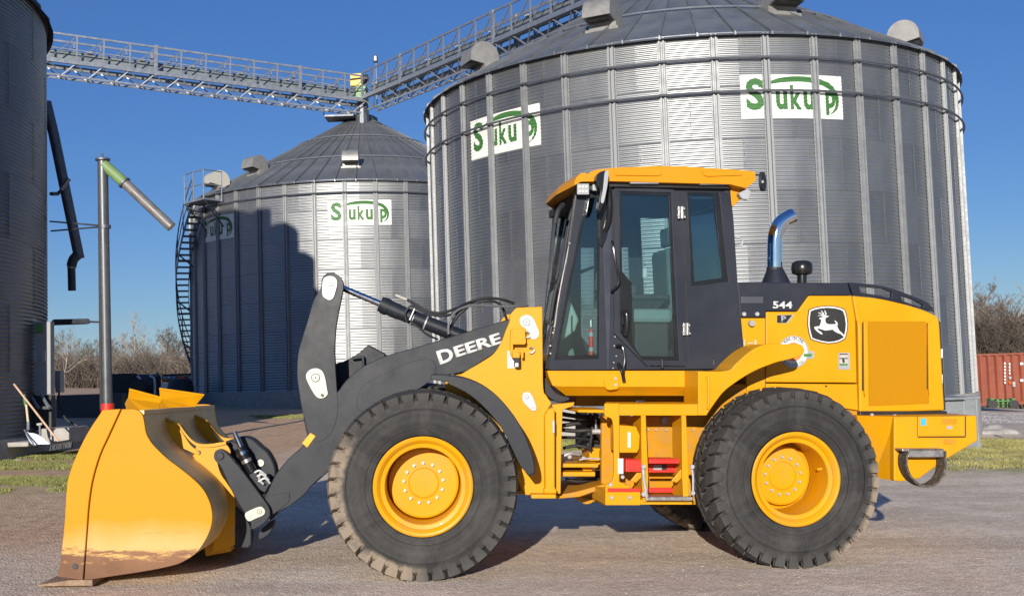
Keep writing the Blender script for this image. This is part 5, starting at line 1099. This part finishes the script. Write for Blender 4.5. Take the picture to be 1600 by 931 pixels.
for p in pp: obj('rail_post', tube(bmesh.new(), [p, p+V((0, 0, 1.05))], .024, 6), galv_t, sr)
for k in (0, 1): obj('platform_brace', tube(bmesh.new(), [pp[0+2*k], V(to_cyl(B.Rb+.05, top_a+R(10*k), z1-.9))], .03, 5), darksteel, sr)
# ------------------------------------------------------------------ OVERHEAD CONVEYORS
def conveyor(p0, p1, label, nb, mark=()):
    """p0,p1 world points on the walkway chord; truss along +X of the root, level"""
    d = p1-p0; L = d.length; x = d.normalized(); y = V((0, 0, 1)).cross(x).normalized(); z = x.cross(y)
    m = Matrix((x, y, z)).transposed().to_4x4(); m.translation = p0; e = empty('overhead_conveyor', m); tag(e, label, 'conveyor')
    Wd = .44
    for s in (-1, 1):
        for zz, r, nm in ((0, .075, 'chord'), (.95, .034, 'top_rail'), (-.45, .035, 'bottom_chord')):
            yy = s*Wd*(.45 if zz < 0 else 1); bm = bmesh.new(); box(bm, (0, yy-r*.6, zz-r), (L, yy+r*.6, zz+r)); obj(nm, bm, galv_t, e)
        bm = bmesh.new(); box(bm, (0, s*Wd-.015, .42), (L, s*Wd+.015, .46)); obj('mid_rail', bm, galv_t, e)
    bm = bmesh.new(); box(bm, (0, -Wd, .0), (L, -Wd+.26, .015)); obj('walkway', bm, galv_t, e)
    bm = bmesh.new(); box(bm, (0, -.10, .14), (L, .24, .44)); obj('conveyor_trough', bm, mat('trough_sheet', (.22, .25, .26), .5, .5, var=.15), e)
    bm = bmesh.new(); box(bm, (0, -.135, .44), (L, .275, .46)); obj('trough_lid', bm, galv_t, e)
    st = L/nb; post = brace = None; low = None
    def mk(nm, a, b, r, mt=galv_t): bm = bmesh.new(); tube(bm, [a, b], r, 4); return obj(nm, bm, mt, e)
    for i in range(nb+1):
        for s in (-1, 1):
            mt = Matrix.Translation((i*st, s*Wd, 0))
            if post is None: post = mk('rail_post', (0, 0, 0), (0, 0, .95), .035); post.matrix_local = mt
            else: inst(post, e, mt)
            if i % 6 == 3:
                bm = bmesh.new(); box(bm, (i*st-.06, s*Wd-.05, -.1), (i*st+.06, s*Wd+.05, 1.02)); obj('splice_post', bm, galv_t, e)
            if i < nb:
                if brace is None: brace = mk('rail_brace', (0, 0, .05), (st, 0, .93), .022); brace.matrix_local = mt
                else: inst(brace, e, mt)
        if i < nb:
            for s in (-1, 1):
                a = mk('truss_web', (i*st, s*Wd, -.03), (i*st+st/2, s*Wd*.45, -.45), .028, galv_t) if low is None else None
                if low is None: low = a
                for (xa, xb, nm) in ((0, .5, 'truss_web'), (1, .5, 'truss_web')):
                    mk(nm, ((i+xa)*st, s*Wd, -.03), ((i+xb)*st, s*Wd*.45, -.45), .026)
            mk('truss_tie', (i*st+st/2, -Wd*.45, -.45), (i*st+st/2, Wd*.45, -.45), .026)
            if i % 2 == 0:
                bm = bmesh.new(); box(bm, (i*st+st*.4, -.22, .46), (i*st+st*.4+.18, .0, .50)); obj('inspection_hatch', bm, cream, e)
    return e
Pm = Wp(at_y(566, 163, 44.0)); Pm.z += .05
Pl = Wp(at_y(60, 96, 38.5)); Pb = Wp(at_y(944, 3, 31.0)); zc = (Pm.z+Pl.z+Pb.z)/3
print('conv z', Pm.z, Pl.z, Pb.z)
Pend = Pb+(Pb-Pm)*.28; Pl2 = Pl+(Pl-Pm)*.35
cv1 = conveyor(Pl2, Pm, 'railed overhead conveyor bridge from the dark left bin to the middle bin', 18)
cv2 = conveyor(Pm+(Pb-Pm).normalized()*.9, Pend, 'railed overhead conveyor bridge rising right from the middle bin to the largest bin', 18)
dv = empty('conveyor_drive', Matrix.Translation(Pm)); tag(dv, 'yellow gearbox with dark motor where the two conveyors meet above the middle bin', 'drive unit')
bm = bmesh.new(); box(bm, (-.42, -.3, .62), (.05, .3, 1.12)); obj('gearbox_guard', bm, mat('yellow_guard', (.75, .5, .08), .5), dv, bevel=.03)
bm = bmesh.new(); tube(bm, [(.02, -.34, .85), (.30, -.34, .85)], .19, 14); obj('motor', bm, darkplastic, dv, smooth=True)
bm = bmesh.new(); box(bm, (-.22, -.3, .05), (.22, .3, .62)); obj('drive_head', bm, greenp, dv, bevel=.02)
bm = bmesh.new(); box(bm, (.55, -.2, .5), (1.25, .2, .68)); obj('head_cover', bm, mat('pale_cover', (.55, .46, .36), .6), dv)
bm = bmesh.new(); box(bm, (-1.45, -.5, -.62), (-.3, .5, -.56)); obj('service_platform', bm, darksteel, dv); bm = bmesh.new(); tube(bm, [(-1.45, -.5, -.6), (-1.45, -.5, -.15)], .025, 5); obj('platform_post', bm, darksteel, dv)
bm = bmesh.new(); tube(bm, [(0, 0, -.9), (0, 0, .05)], .30, 12, r1=.22); obj('drop_spout', bm, darksteel, dv)
pl_ = Wp(at_y(589, 150, 44.2)); lp = empty('pole_lamp', Matrix.Translation(pl_)); tag(lp, 'small floodlight on a thin pole above the conveyor junction', 'lamp')
h_ = (Wp(at_y(588, 96, 44.2))-pl_).length; obj('pole', tube(bmesh.new(), [(0, 0, -.4), (0, 0, h_)], .022, 6), galv_t, lp); bm = bmesh.new(); box(bm, (-.10, -.12, h_-.05), (.06, .06, h_+.22)); obj('lamp_head', bm, darkplastic, lp, bevel=.02)
bm = bmesh.new(); box(bm, (-.06, -.135, h_), (.03, -.121, h_+.18)); obj('lamp_lens', bm, white, lp)
# legs under the bin peaks
for (bb, q) in ((big, Pb+(Pb-Pm)*.12),):
    se = empty('conveyor_support', Matrix.Translation((q.x, q.y, bb.base+bb.zr(3.5)))); tag(se, 'dark post carrying the conveyor on the roof of the largest bin', 'support')
    obj('post', tube(bmesh.new(), [(0, 0, -.3), (0, 0, q.z-(bb.base+bb.zr(3.5)))], .10, 6), darksteel, se)
# ------------------------------------------------------------------ POLE WITH SPOUT, LEFT BIN FITTINGS
def rootat(name, px, py, y, label, cat, **k):
    p = at_y(px, py, y); e = empty(name, Matrix.Translation(Wp(p))); tag(e, label, cat, **k); return e
def loc(e, px, py, y): return e.matrix_world.inverted() @ Wp(at_y(px, py, y))
def ltube(e, name, pts, r, m, n=12, smooth=True, curve=False, r1=None):
    P = [loc(e, *p) for p in pts]; P = cr3(P) if curve else P; return obj(name, tube(bmesh.new(), P, r, n, r1=r1), m, e, smooth=smooth)
YP = 20.0
pole = rootat('spout_pole', 168, 658, YP, 'tall grey pole pipe with a green elbow and a slanting grey spout at its top', 'grain spout')
ltube(pole, 'pole_pipe', [(168, 658, YP), (160.5, 252, YP)], .72*.125, mat('pole_galvanised', (.10, .105, .115), .4, .4, var=.2, vs=2), 20)
ltube(pole, 'cable_conduit', [(158, 640, YP-.06), (154.5, 255, YP-.06)], .72*.035, darkplastic, 8)
ltube(pole, 'cap_plate', [(160.5, 251, YP), (160.4, 248, YP)], .72*.18, darksteel, 20); ltube(pole, 'cap_pin', [(159.7, 249, YP), (159.5, 240, YP)], .72*.03, darksteel, 8)
ltube(pole, 'elbow', [(162, 257, YP), (196, 287, YP)], .72*.135, spoutgreen, 20); ltube(pole, 'flange', [(193.5, 285, YP), (195.5, 287, YP)], .72*.165, darksteel, 20)
ltube(pole, 'spout', [(195, 286, YP), (268, 355, YP)], .72*.125, mat('spout_steel', (.16, .15, .145), .5, .2, var=.25, vs=4), 20)
ltube(pole, 'mouth', [(267.5, 354.6, YP), (268.3, 355.4, YP)], .72*.10, cream, 16)
ltube(pole, 'valve', [(168, 659, YP), (168, 630, YP)], .72*.16, redp, 18); ltube(pole, 'clamp', [(163.5, 352, YP), (163.6, 357, YP)], .72*.15, darksteel, 16)
for a, b in (((78, 346), (163, 353)), ((80, 361), (163, 354))): ltube(pole, 'guy_rod', [(*a, 22.3), (*b, YP)], .72*.022, darksteel, 6)
ltube(pole, 'brace_arm', [(85, 503.5, 21.8), (137, 502, 20.9)], .72*.085, darksteel, 8, r1=.054); ltube(pole, 'brace_rod', [(137, 502.5, 20.9), (166, 503.5, YP)], .72*.025, darksteel, 6)
ds = rootat('downspout', 72, 180, 23.0, 'dark discharge pipe hanging down from the left bin with a bent end', 'discharge pipe')
ltube(ds, 'pipe', [(72, 160, 23), (84, 210, 23), (124, 404, 23.3)], .105, darksteel, 16); ltube(ds, 'elbow', [(122, 398, 23.3), (115, 405, 23.2), (111.5, 416, 23.2)], .10, darkplastic, 14, curve=True)
ltube(ds, 'flexible_end', [(111.5, 414, 23.2), (112.5, 454, 23.2)], .078, darkplastic, 14)
for f in (.15, .4): ltube(ds, 'hose_clamp', [(111.5+f, 414+f*8, 23.2), (111.6+f, 416+f*8, 23.2)], .088, steel, 14)
ltube(ds, 'wall_bracket', [(80, 303, 22.2), (90, 303, 22.9), (98, 296, 23.1)], .04, darkplastic, 6, False); ltube(ds, 'bracket_plate', [(96, 296, 22.9), (108, 279, 22.9)], .05, galv_t, 6, False)
# control cabinet on the left bin
ccb = rootat('control_cabinet', 63, 640, 20.6, 'tall grey electrical cabinet on stand against the left bin', 'electrical cabinet')
def pbox(e, name, x0, y0, x1, y1, ya, dep, m, bevel=.01):
    a = loc(e, x0, y1, ya); b = loc(e, x1, y0, ya); bm = bmesh.new(); box(bm, (a.x, a.y, a.z), (b.x, a.y+dep, b.z)); return obj(name, bm, m, e, bevel=bevel)
cabm = mat('cabinet_grey', (.27, .275, .28), .5, var=.1, vs=3)
pbox(ccb, 'cabinet_body', 47, 502, 78, 617, 20.3, .18, cabm); pbox(ccb, 'wireway', 40, 497, 48, 613, 20.2, .2, mat('pale_grey_steel', (.48, .49, .5), .4, .3)); pbox(ccb, 'side_box', 86, 579, 94, 613, 20.9, .2, cabm)
pbox(ccb, 'green_label', 55, 505, 66, 520, 20.27, .02, greenp, 0)
for x0, x1 in ((50, 58), (66, 71)): pbox(ccb, 'white_label', x0, 548, x1, 565, 20.27, .02, greylabel, 0)
pbox(ccb, 'cabinet_stand', 46, 617, 80, 672, 20.35, .2, darkplastic)
for a, b in (((44, 612), (60, 637)), ((60, 637), (76, 637)), ((64, 616), (77, 637))): ltube(ccb, 'stand_strut', [(*a, 20.25), (*b, 20.1)], .03, galv_t, 6, False)
ltube(ccb, 'cable', [(0, 619, 20.3), (15, 625, 20.2), (35, 620, 20.2), (50, 612, 20.2)], .018, black, 6, curve=True); ltube(ccb, 'cable', [(92, 612, 20.8), (94, 635, 20.7), (104, 655, 20.6), (122, 665, 20.6)], .02, black, 6, curve=True)
# concrete blocks, slab, broom, scoop
cbk = rootat('concrete_block', 95, 688, 20.0, 'pale square concrete block at the foot of the left bin behind the broom', 'concrete block')
pbox(cbk, 'block', 64, 668, 108, 694, 19.6, .9, concrete, .02)
bm = bmesh.new(); p = [loc(cbk, 108, 667, 19.6), loc(cbk, 127, 667, 20.4), loc(cbk, 127, 690, 20.4), loc(cbk, 108, 694, 19.6)]; hexa(bm, [V(q) for q in p]+[V(q)+V((-.05, .5, 0)) for q in p]); obj('block_return', bm, concrete, cbk)
slb = rootat('concrete_slab', 20, 700, 18.9, 'low dark concrete slab lying before the left bin, at the picture edge', 'concrete slab'); pbox(slb, 'slab', -60, 690, 44, 701, 18.9, .7, concrete, .02)
bro = rootat('push_broom', 97, 694, 18.6, 'push broom with long pink wooden handle leaning on the concrete block', 'broom')
ltube(bro, 'handle', [(22, 600, 19.2), (92, 690, 18.6)], .017, wood_m, 8); 
bm = bmesh.new(); a, b = loc(bro, 82, 694, 18.5), loc(bro, 112, 689, 18.6); tube(bm, [a, b], .035, 6); obj('head', bm, black, bro)
bm = bmesh.new()
for i in range(26):
    for j in range(2):
        p = a.lerp(b, i/25)+V((random.uniform(-.01, .01), -.03*j, -.01)); tube(bm, [p, p+V((random.uniform(-.02, .02), random.uniform(-.04, .01), -.09))], .012, 4)
obj('bristles', bm, darkplastic, bro)
sv = rootat('grain_scoop', 46, 694, 18.9, 'aluminium grain scoop with wooden shaft and green grip standing by the concrete block', 'shovel')
ltube(sv, 'shaft', [(41, 632, 19.1), (44, 660, 19)], .02, mat('pale_wood', (.6, .5, .33), .6), 8); ltube(sv, 'grip', [(37.5, 616, 19.1), (40, 634, 19.1)], .024, greenp, 8); ltube(sv, 'socket', [(44, 659, 19), (44, 672, 18.95)], .026, galv_t, 8)
bl = cr([(38, 672), (45, 676), (52, 677), (62, 682), (70, 690), (74, 694), (60, 694), (52, 695), (46, 690)], 3, True); q = [loc(sv, x, y, 18.85) for x, y in bl]; bm = bmesh.new(); prism(bm, [[(p.x, p.z) for p in q]], lambda a, b, v: V((a, v+.25*(a-q[0].x), b)), q[0].y, q[0].y+.012); obj('blade', bm, bladeblue, sv)
ltube(sv, 'blade_rim', [(38, 671, 18.85), (45, 683, 18.8), (54, 696, 18.75)], .014, galv_t, 6)
tap = rootat('standpipe_tap', 63, 690, 19.2, 'small white tap on a short standpipe beside the scoop', 'tap'); ltube(tap, 'pipe', [(63, 692, 19.2), (62, 664, 19.2)], .018, galv_t, 8); ltube(tap, 'handle', [(58, 663, 19.2), (66, 662, 19.2)], .022, cream, 8)
# dark machinery in the bin's shade behind the bucket
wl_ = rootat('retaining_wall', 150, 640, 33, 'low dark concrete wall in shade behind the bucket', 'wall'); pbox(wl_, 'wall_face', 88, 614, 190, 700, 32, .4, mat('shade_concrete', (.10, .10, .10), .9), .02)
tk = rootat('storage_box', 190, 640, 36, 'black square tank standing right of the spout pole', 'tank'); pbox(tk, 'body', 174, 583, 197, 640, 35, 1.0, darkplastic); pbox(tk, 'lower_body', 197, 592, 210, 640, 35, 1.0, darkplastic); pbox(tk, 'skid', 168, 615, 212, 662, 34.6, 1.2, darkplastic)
ft = rootat('fuel_tank', 225, 640, 38, 'dark cylindrical tank lying between two white hoops', 'tank')
ltube(ft, 'barrel', [(198, 600, 38), (247, 600, 38)], .34, darkplastic, 20); pbox(ft, 'cradle', 200, 607, 247, 650, 37.8, .7, darkplastic)
for x in (218, 240): ltube(ft, 'hoop', [(x-6, 587, 37.6), (x, 590, 37.5), (x+2, 598, 37.5), (x+2, 618, 37.5)], .035, white, 8, curve=True)
ltube(ft, 'filler_cap', [(243, 586, 37.6), (248, 583, 37.6)], .06, vent_m, 10)
tr_ = rootat('parked_truck', 280, 640, 52, 'white pickup truck with blue and red roof lights parked beyond the middle bin stair', 'truck')
pbox(tr_, 'body', 250, 597, 300, 625, 52, 2.0, white, .08); pbox(tr_, 'cab_glass', 252, 584, 300, 597, 52.1, 1.8, blackgloss, .06); pbox(tr_, 'roof', 251, 583, 300, 585.5, 52.1, 1.8, darkplastic, .03)
for x0, x1, m_ in ((254, 261, bluedec), (262, 266, white), (268, 274, bluedec), (277, 288, redp), (296, 303, white)): pbox(tr_, 'roof_light', x0, 588, x1, 590.5, 51.9, .1, m_, 0)
ltube(tr_, 'wheel', [(262, 624, 51.9), (263, 624, 52.6)], .38, black, 16)
rl_ = rootat('rubber_boot_cover', 282, 640, 40, 'black domed cover standing in front of the white truck', 'cover')
bm = bmesh.new(); c_ = loc(rl_, 282, 612, 40); revolve(bm, [(.46, -.9), (.46, .15), (.40, .38), (.30, .46), (0, .47)], 24, 'Z'); bm.transform(Matrix.Translation(c_)); obj('dome', bm, darkplastic, rl_, smooth=True); ltube(rl_, 'reflector', [(306, 604, 39.6), (306, 611, 39.6)], .07, greylabel, 8)
# ------------------------------------------------------------------ CONTAINER, IMPLEMENT, DEBRIS ON THE RIGHT
YC = 57; cpos = at_y(1526, 634, YC); cn = empty('shipping_container', Matrix.Translation(Wp(cpos)) @ Matrix.Rotation(R(2), 4, 'Z')); tag(cn, 'faded orange red shipping container with corrugated side beyond the yard', 'shipping container')
redc = mat('container_paint', (.22, .052, .026), .6, var=.18, vs=1.2, stretch=(1, 1, .3), dust=.35, dustcol=(.24, .10, .06))
Lc, Hc = 6.06, 2.62; x0 = -2.2
bm = bmesh.new(); pr = []; x = 0; pitch = .42; hi = False
while x < Lc-.2:
    pr += [(x, 0), (x+.12, 0), (x+.18, .12), (x+.34, .12)]; x += pitch
pr.append((Lc, 0)); A = [bm.verts.new((x0+a, b, .14)) for a, b in pr]; B_ = [bm.verts.new((x0+a, b, Hc-.1)) for a, b in pr]
for i in range(len(pr)-1): bm.faces.new((A[i], A[i+1], B_[i+1], B_[i]))
obj('side_panel', bm, redc, cn)
for nm, a, b in (('top_rail', (x0, -.02, Hc-.1), (x0+Lc, .1, Hc)), ('bottom_rail', (x0, -.02, 0), (x0+Lc, .1, .15)), ('roof', (x0, .1, Hc-.06), (x0+Lc, 2.4, Hc-.02)), ('rear_side', (x0, 2.34, 0), (x0+Lc, 2.4, Hc-.06)), ('end_wall', (x0+.0, .1, 0), (x0+.06, 2.34, Hc-.06)), ('end_wall', (x0+Lc-.06, .1, 0), (x0+Lc, 2.34, Hc-.06))): local_box(nm, cn, a, b, redc)
for xx in (x0, x0+Lc-.14, 1.55): local_box('corner_post', cn, (xx, -.03, .0), (xx+.14, .08, Hc), redc)
def cbx(px0, py0, px1, py1, m_, nm='marking'):
    a, b = (cn.matrix_world.inverted() @ Wp(at_y(px0, py1, YC))), (cn.matrix_world.inverted() @ Wp(at_y(px1, py0, YC))); local_box(nm, cn, (a.x, -.045, a.z), (b.x, -.036, b.z), m_, bevel=0)
for i in range(7): cbx(1569.5, 566+i*5.0, 1572, 569.3+i*5.0, white)
for i in range(4): cbx(1577, 567+i*4.8, 1579.5, 570.3+i*4.8, white)
cbx(1577, 596, 1581, 600, orangelens); cbx(1577, 588, 1581, 592, greylabel); cbx(1583, 596, 1587, 604, greylabel); cbx(1595, 566, 1600, 570, white); cbx(1595, 592, 1600, 596, white)
im = rootat('farm_implement', 1566, 636, 53, 'small green and dark wheeled implement frame standing before the container', 'farm implement')
for x in (1549, 1582): pbox(im, 'end_frame', x, 622, x+5, 637, 53, .5, greenp, .02); ltube(im, 'wheel', [(x+2, 631, 52.8), (x+3, 631, 53.1)], .20, black, 14)
pbox(im, 'toolbar', 1549, 625, 1586, 628, 53, .12, greenp); pbox(im, 'lower_bar', 1549, 631, 1586, 633, 53, .12, mat('dark_green', (.05, .09, .04), .6))
for x in (1558, 1566, 1574): pbox(im, 'row_unit', x, 623, x+3, 636, 53.1, .3, greenp, .01)
gp = rootat('gravel_pile', 1551, 700, 26, 'small heap of pale stone beside the fan housing', 'gravel pile')
bm = bmesh.new(); bmesh.ops.create_icosphere(bm, subdivisions=4, radius=1)
for v in bm.verts:
    k = 1+.08*sin(v.co.x*5+v.co.y*4)+.04*sin(v.co.y*9+v.co.z*7)+random.uniform(-.012, .012); v.co = V((v.co.x*.70*k, v.co.y*.8*k, max(-.1, v.co.z*.50*k)))
obj('heap', bm, mat('pale_gravel', (.40, .37, .34), .9, var=.3, vs=12, bump=1, bs=30), gp, smooth=True, ang=80)
for i, (a, b) in enumerate((((1555, 682, 25), (1582, 690, 24)), ((1565, 697, 23), (1586, 705, 22)))):
    e = rootat('timber_offcut', *a, ('long' if i == 0 else 'short')+' weathered timber lying in the grass right of the fan housing'+(', nearer the container' if i == 0 else ', nearer the gravel edge'), 'timber'); ltube(e, 'board', [a, b], .05, mat('old_timber', (.2, .17, .14), .9), 4, False)
# ------------------------------------------------------------------ BARE TREES AND WOODS
def bare_tree(seed, H, dens=1.0, m=twigm):
    rn = random.Random(seed); bt, bc = bmesh.new(), bmesh.new()
    def branch(bm, p, d, L, r, lvl):
        n = 5 if lvl < 2 else 3; pts = [p.copy()]; q = p.copy(); dd = d.copy(); k = 5 if lvl == 0 else 4
        for i in range(k):
            dd = (dd+V((rn.uniform(-1, 1), rn.uniform(-1, 1), rn.uniform(-.5, .9)))*(.13 if lvl == 0 else .28)).normalized(); q = q+dd*L/k; pts.append(q.copy())
        tube(bt if lvl == 0 else bm, pts, r, n, caps=False, r1=r*.35)
        if lvl >= 4: return
        nb = (9, 6, 5, 4)[lvl]
        for i in range(int(nb*dens)):
            f = rn.uniform(.30 if lvl == 0 else .2, 1.0); idx = min(k-1, int(f*k)); s = pts[idx].lerp(pts[idx+1], f*k-idx)
            a = rn.uniform(0, 2*pi); side = V((cos(a), sin(a), rn.uniform(.1, .9))).normalized(); nd = (dd*.5+side*.85).normalized()
            branch(bm, s, nd, L*rn.uniform(.38, .62)*(1.1-f*.4), max(r*.42, .016), lvl+1)
    branch(bc, V((0, 0, -.3)), V((rn.uniform(-.08, .08), rn.uniform(-.08, .08), 1)).normalized(), H, H*.017, 0)
    out = []
    for nm, b in (('trunk', bt), ('crown', bc)):
        me = bpy.data.meshes.new(nm); b.to_mesh(me); b.free(); me.materials.append(m); out.append(me)
    return out
variants = [bare_tree(11, 6.2), bare_tree(23, 7.0), bare_tree(37, 5.6), bare_tree(52, 6.6)]
pale = [bare_tree(71, 7.2, .8, barkm), bare_tree(83, 6.4, .8, barkm)]
def put_tree(px, y, sc, vr, label, group):
    x = (px-CX)/FPX*y; e = empty('bare_tree', Matrix.Translation(Wp((x, y, gz(x, y)))) @ Matrix.Rotation(random.uniform(0, 6.28), 4, 'Z') @ Matrix.Scale(sc, 4)); tag(e, label, 'tree', group)
    obj('trunk', vr[0], None, e); c = obj('crown', vr[1], None, e)
L1 = 'bare brown winter tree in the row behind the spout pole'; L2 = 'bare brown winter tree in the wood above the container'
for i in range(22):
    px = 84+i*10.5+random.uniform(-4, 4); put_tree(px, random.uniform(112, 150), random.uniform(.55, .82), variants[i % 4], L1, 'bare trees beyond the left yard')
put_tree(206, 100, .72, pale[0], 'pale branched bare tree standing out right of the spout pole', None); put_tree(103, 86, .58, pale[1], 'pale bare tree with low spreading limbs next to the left bin', None)
put_tree(252, 104, .62, pale[1], 'slim pale bare tree just left of the middle bin stair', None)
for i in range(24):
    px = 1512+i*7+random.uniform(-3, 3); put_tree(px, random.uniform(84, 118), random.uniform(.92, 1.15), variants[(i*3+1) % 4], L2, 'bare trees above the container')
put_tree(1592, 78, .92, pale[0], 'white barked bare tree above the right end of the container', None); put_tree(1545, 80, .75, pale[1], 'white barked bare tree above the left end of the container', None)
# brush that reads as one mass
def brush(name, px0, px1, y0, y1, h0, h1, n, seed, m):
    rn = random.Random(seed); bm = bmesh.new()
    for i in range(n):
        y = rn.uniform(y0, y1); px = rn.uniform(px0, px1); x = (px-CX)/FPX*y; p = Wp((x, y, gz(x, y)-.2)); h = rn.uniform(h0, h1)
        d = V((rn.uniform(-.5, .5), rn.uniform(-.3, .3), 1)); q = p+d*h*.5; r = q+(d+V((rn.uniform(-.6, .6), 0, 0)))*h*.5
        tube(bm, [p, q, r], rn.uniform(.018, .05), 3, caps=False, r1=.012)
        for k in range(3):
            s = q.lerp(r, rn.uniform(-.6, .8)); tube(bm, [s, s+V((rn.uniform(-1, 1), rn.uniform(-.5, .5), rn.uniform(.1, 1)))*h*.3], .018, 3, caps=False)
    return tag(obj(name, bm, m), None, None, kind='stuff')
brushm = mat('brush_twigs', (.17, .135, .105), .9, var=.4, vs=.25)
brush('brushwood', 60, 330, 96, 128, 1.4, 3.4, 5200, 5, brushm)['label'] = 'tangled brown winter brush below the bare trees on the left'
brush('brushwood', 1490, 1640, 72, 112, 3.2, 6.8, 5200, 6, mat('brush_dark', (.085, .065, .05), .9, var=.4, vs=.3))['label'] = 'dense dark winter wood behind the container'
brush('brushwood', -300, 60, 110, 130, 2, 5, 1500, 8, brushm)['label'] = 'winter brush beyond the left bin'
brush('brushwood', 330, 1490, 120, 150, 2, 5, 3500, 9, brushm)['label'] = 'winter brush beyond the middle and large bins'
# ------------------------------------------------------------------ GRASS, GRAVEL
from mathutils import noise as mn
def grass(name, zones, m, label, seed):
    rn = random.Random(seed); bm = bmesh.new()
    for (x0, x1, y0, y1, n, h, th) in zones:
        c = 0; ym, yh = (y0+y1)/2, (y1-y0)/2; xm, xh = (x0+x1)/2, (x1-x0)/2
        while c < n:
            c += 1; x, y = rn.uniform(x0, x1), rn.uniform(y0, y1)
            v = mn.noise(V((x*.55, y*1.1, seed)))+.5*mn.noise(V((x*2.3, y*2.3, 3)))
            if v-.75*abs((y-ym)/yh)**3-.4*abs((x-xm)/xh)**6 < th-.12: continue
            w = Wp((x, y, gz(x, y)-.01))
            for k in range(4):
                a = rn.uniform(0, 6.28); hh = h*rn.uniform(.5, 1.2); b = w+V((rn.uniform(-.05, .05), rn.uniform(-.05, .05), 0)); s = V((cos(a), sin(a), 0))*.007; t = V((rn.uniform(-.5, .5), rn.uniform(-.5, .5), 1))*hh
                bm.faces.new([bm.verts.new(b-s), bm.verts.new(b+s), bm.verts.new(b+t)])
    o = bpy.data.objects.new(name, bpy.data.meshes.new(name)); bm.to_mesh(o.data); bm.free(); o.data.materials.append(m); COL.objects.link(o); tag(o, label, None, None, 'stuff')
gm = mat('grass_blades', (.23, .235, .07), .6, var=.45, vs=1.6)
grass('grass', [(-11, -4.9, 17.4, 20.6, 30000, .05, -.22), (-9.5, -4.4, 14.2, 16.4, 22000, .04, -.15)], gm, 'short green grass between the dirt track and the left bin', 2)
grass('grass', [(6.4, 18, 16.4, 24.8, 42000, .055, -.22)], mat('grass_blades_dry', (.29, .265, .09), .6, var=.5, vs=1.4), 'short green and straw grass right of the loader', 3)
grass('grass', [(-7.8, -5.6, 31.5, 34.5, 2500, .05, .0), (.2, 4, 20.0, 22.2, 6000, .06, -.2)], gm, 'thin grass strips at the feet of the bins', 4)
def stones(name, n, xr, yr, sz, m, label, seed, th=-2):
    rn = random.Random(seed); bm = bmesh.new(); base = [V(v) for v in ((1, 0, -.2), (.3, .9, -.2), (-.8, .6, -.2), (-.8, -.5, -.2), (.3, -.9, -.2), (.1, .1, .42))]; F = ((0, 1, 5), (1, 2, 5), (2, 3, 5), (3, 4, 5), (4, 0, 5))
    for i in range(n):
        y = yr[0]+(yr[1]-yr[0])*rn.random()**1.0; x = rn.uniform(xr[0], xr[1])*(y/yr[1] if xr[2] else 1)
        if mn.noise(V((x*.8, y*.8, seed))) < th: continue
        s = sz*rn.uniform(.4, 1)*(1.8 if rn.random() < .03 else 1); a = rn.uniform(0, 6.28); ro = Matrix.Rotation(a, 3, 'Z'); p = Wp((x, y, gz(x, y)))
        vs = [bm.verts.new(p+ro @ V((b.x*s*rn.uniform(.7, 1.2), b.y*s*rn.uniform(.6, 1), b.z*s*rn.uniform(.5, .9)))) for b in base]
        for f in F: bm.faces.new([vs[k] for k in f])
    o = bpy.data.objects.new(name, bpy.data.meshes.new(name)); bm.to_mesh(o.data); bm.free(); o.data.materials.append(m); COL.objects.link(o); tag(o, label, None, None, 'stuff')
stm = mat('loose_stone', (.40, .33, .275), .9, var=.6, vs=13)
stones('loose_gravel', 34000, (-6.5, 8.5, True), (6.8, 15), .0115, stm, 'small loose stones scattered over the gravel yard', 1, -.5)
stones('loose_gravel', 9000, (-11.5, -8.3, False), (18.9, 20.6), .03, mat('white_stone', (.50, .48, .46), .9, var=.35, vs=8), 'pale crushed stone at the foot of the left bin', 2)
stones('loose_gravel', 9000, (12, 34, False), (33, 54), .06, mat('lane_stone', (.45, .43, .41), .9, var=.3, vs=5), 'pale grey gravel of the lane before the container', 3)
stones('loose_gravel', 260, (-4, 7, True), (7.2, 12), .015, mat('pale_pebble', (.36, .33, .29), .9, var=.2), 'few larger pale pebbles lying on the yard before the wheels', 4)
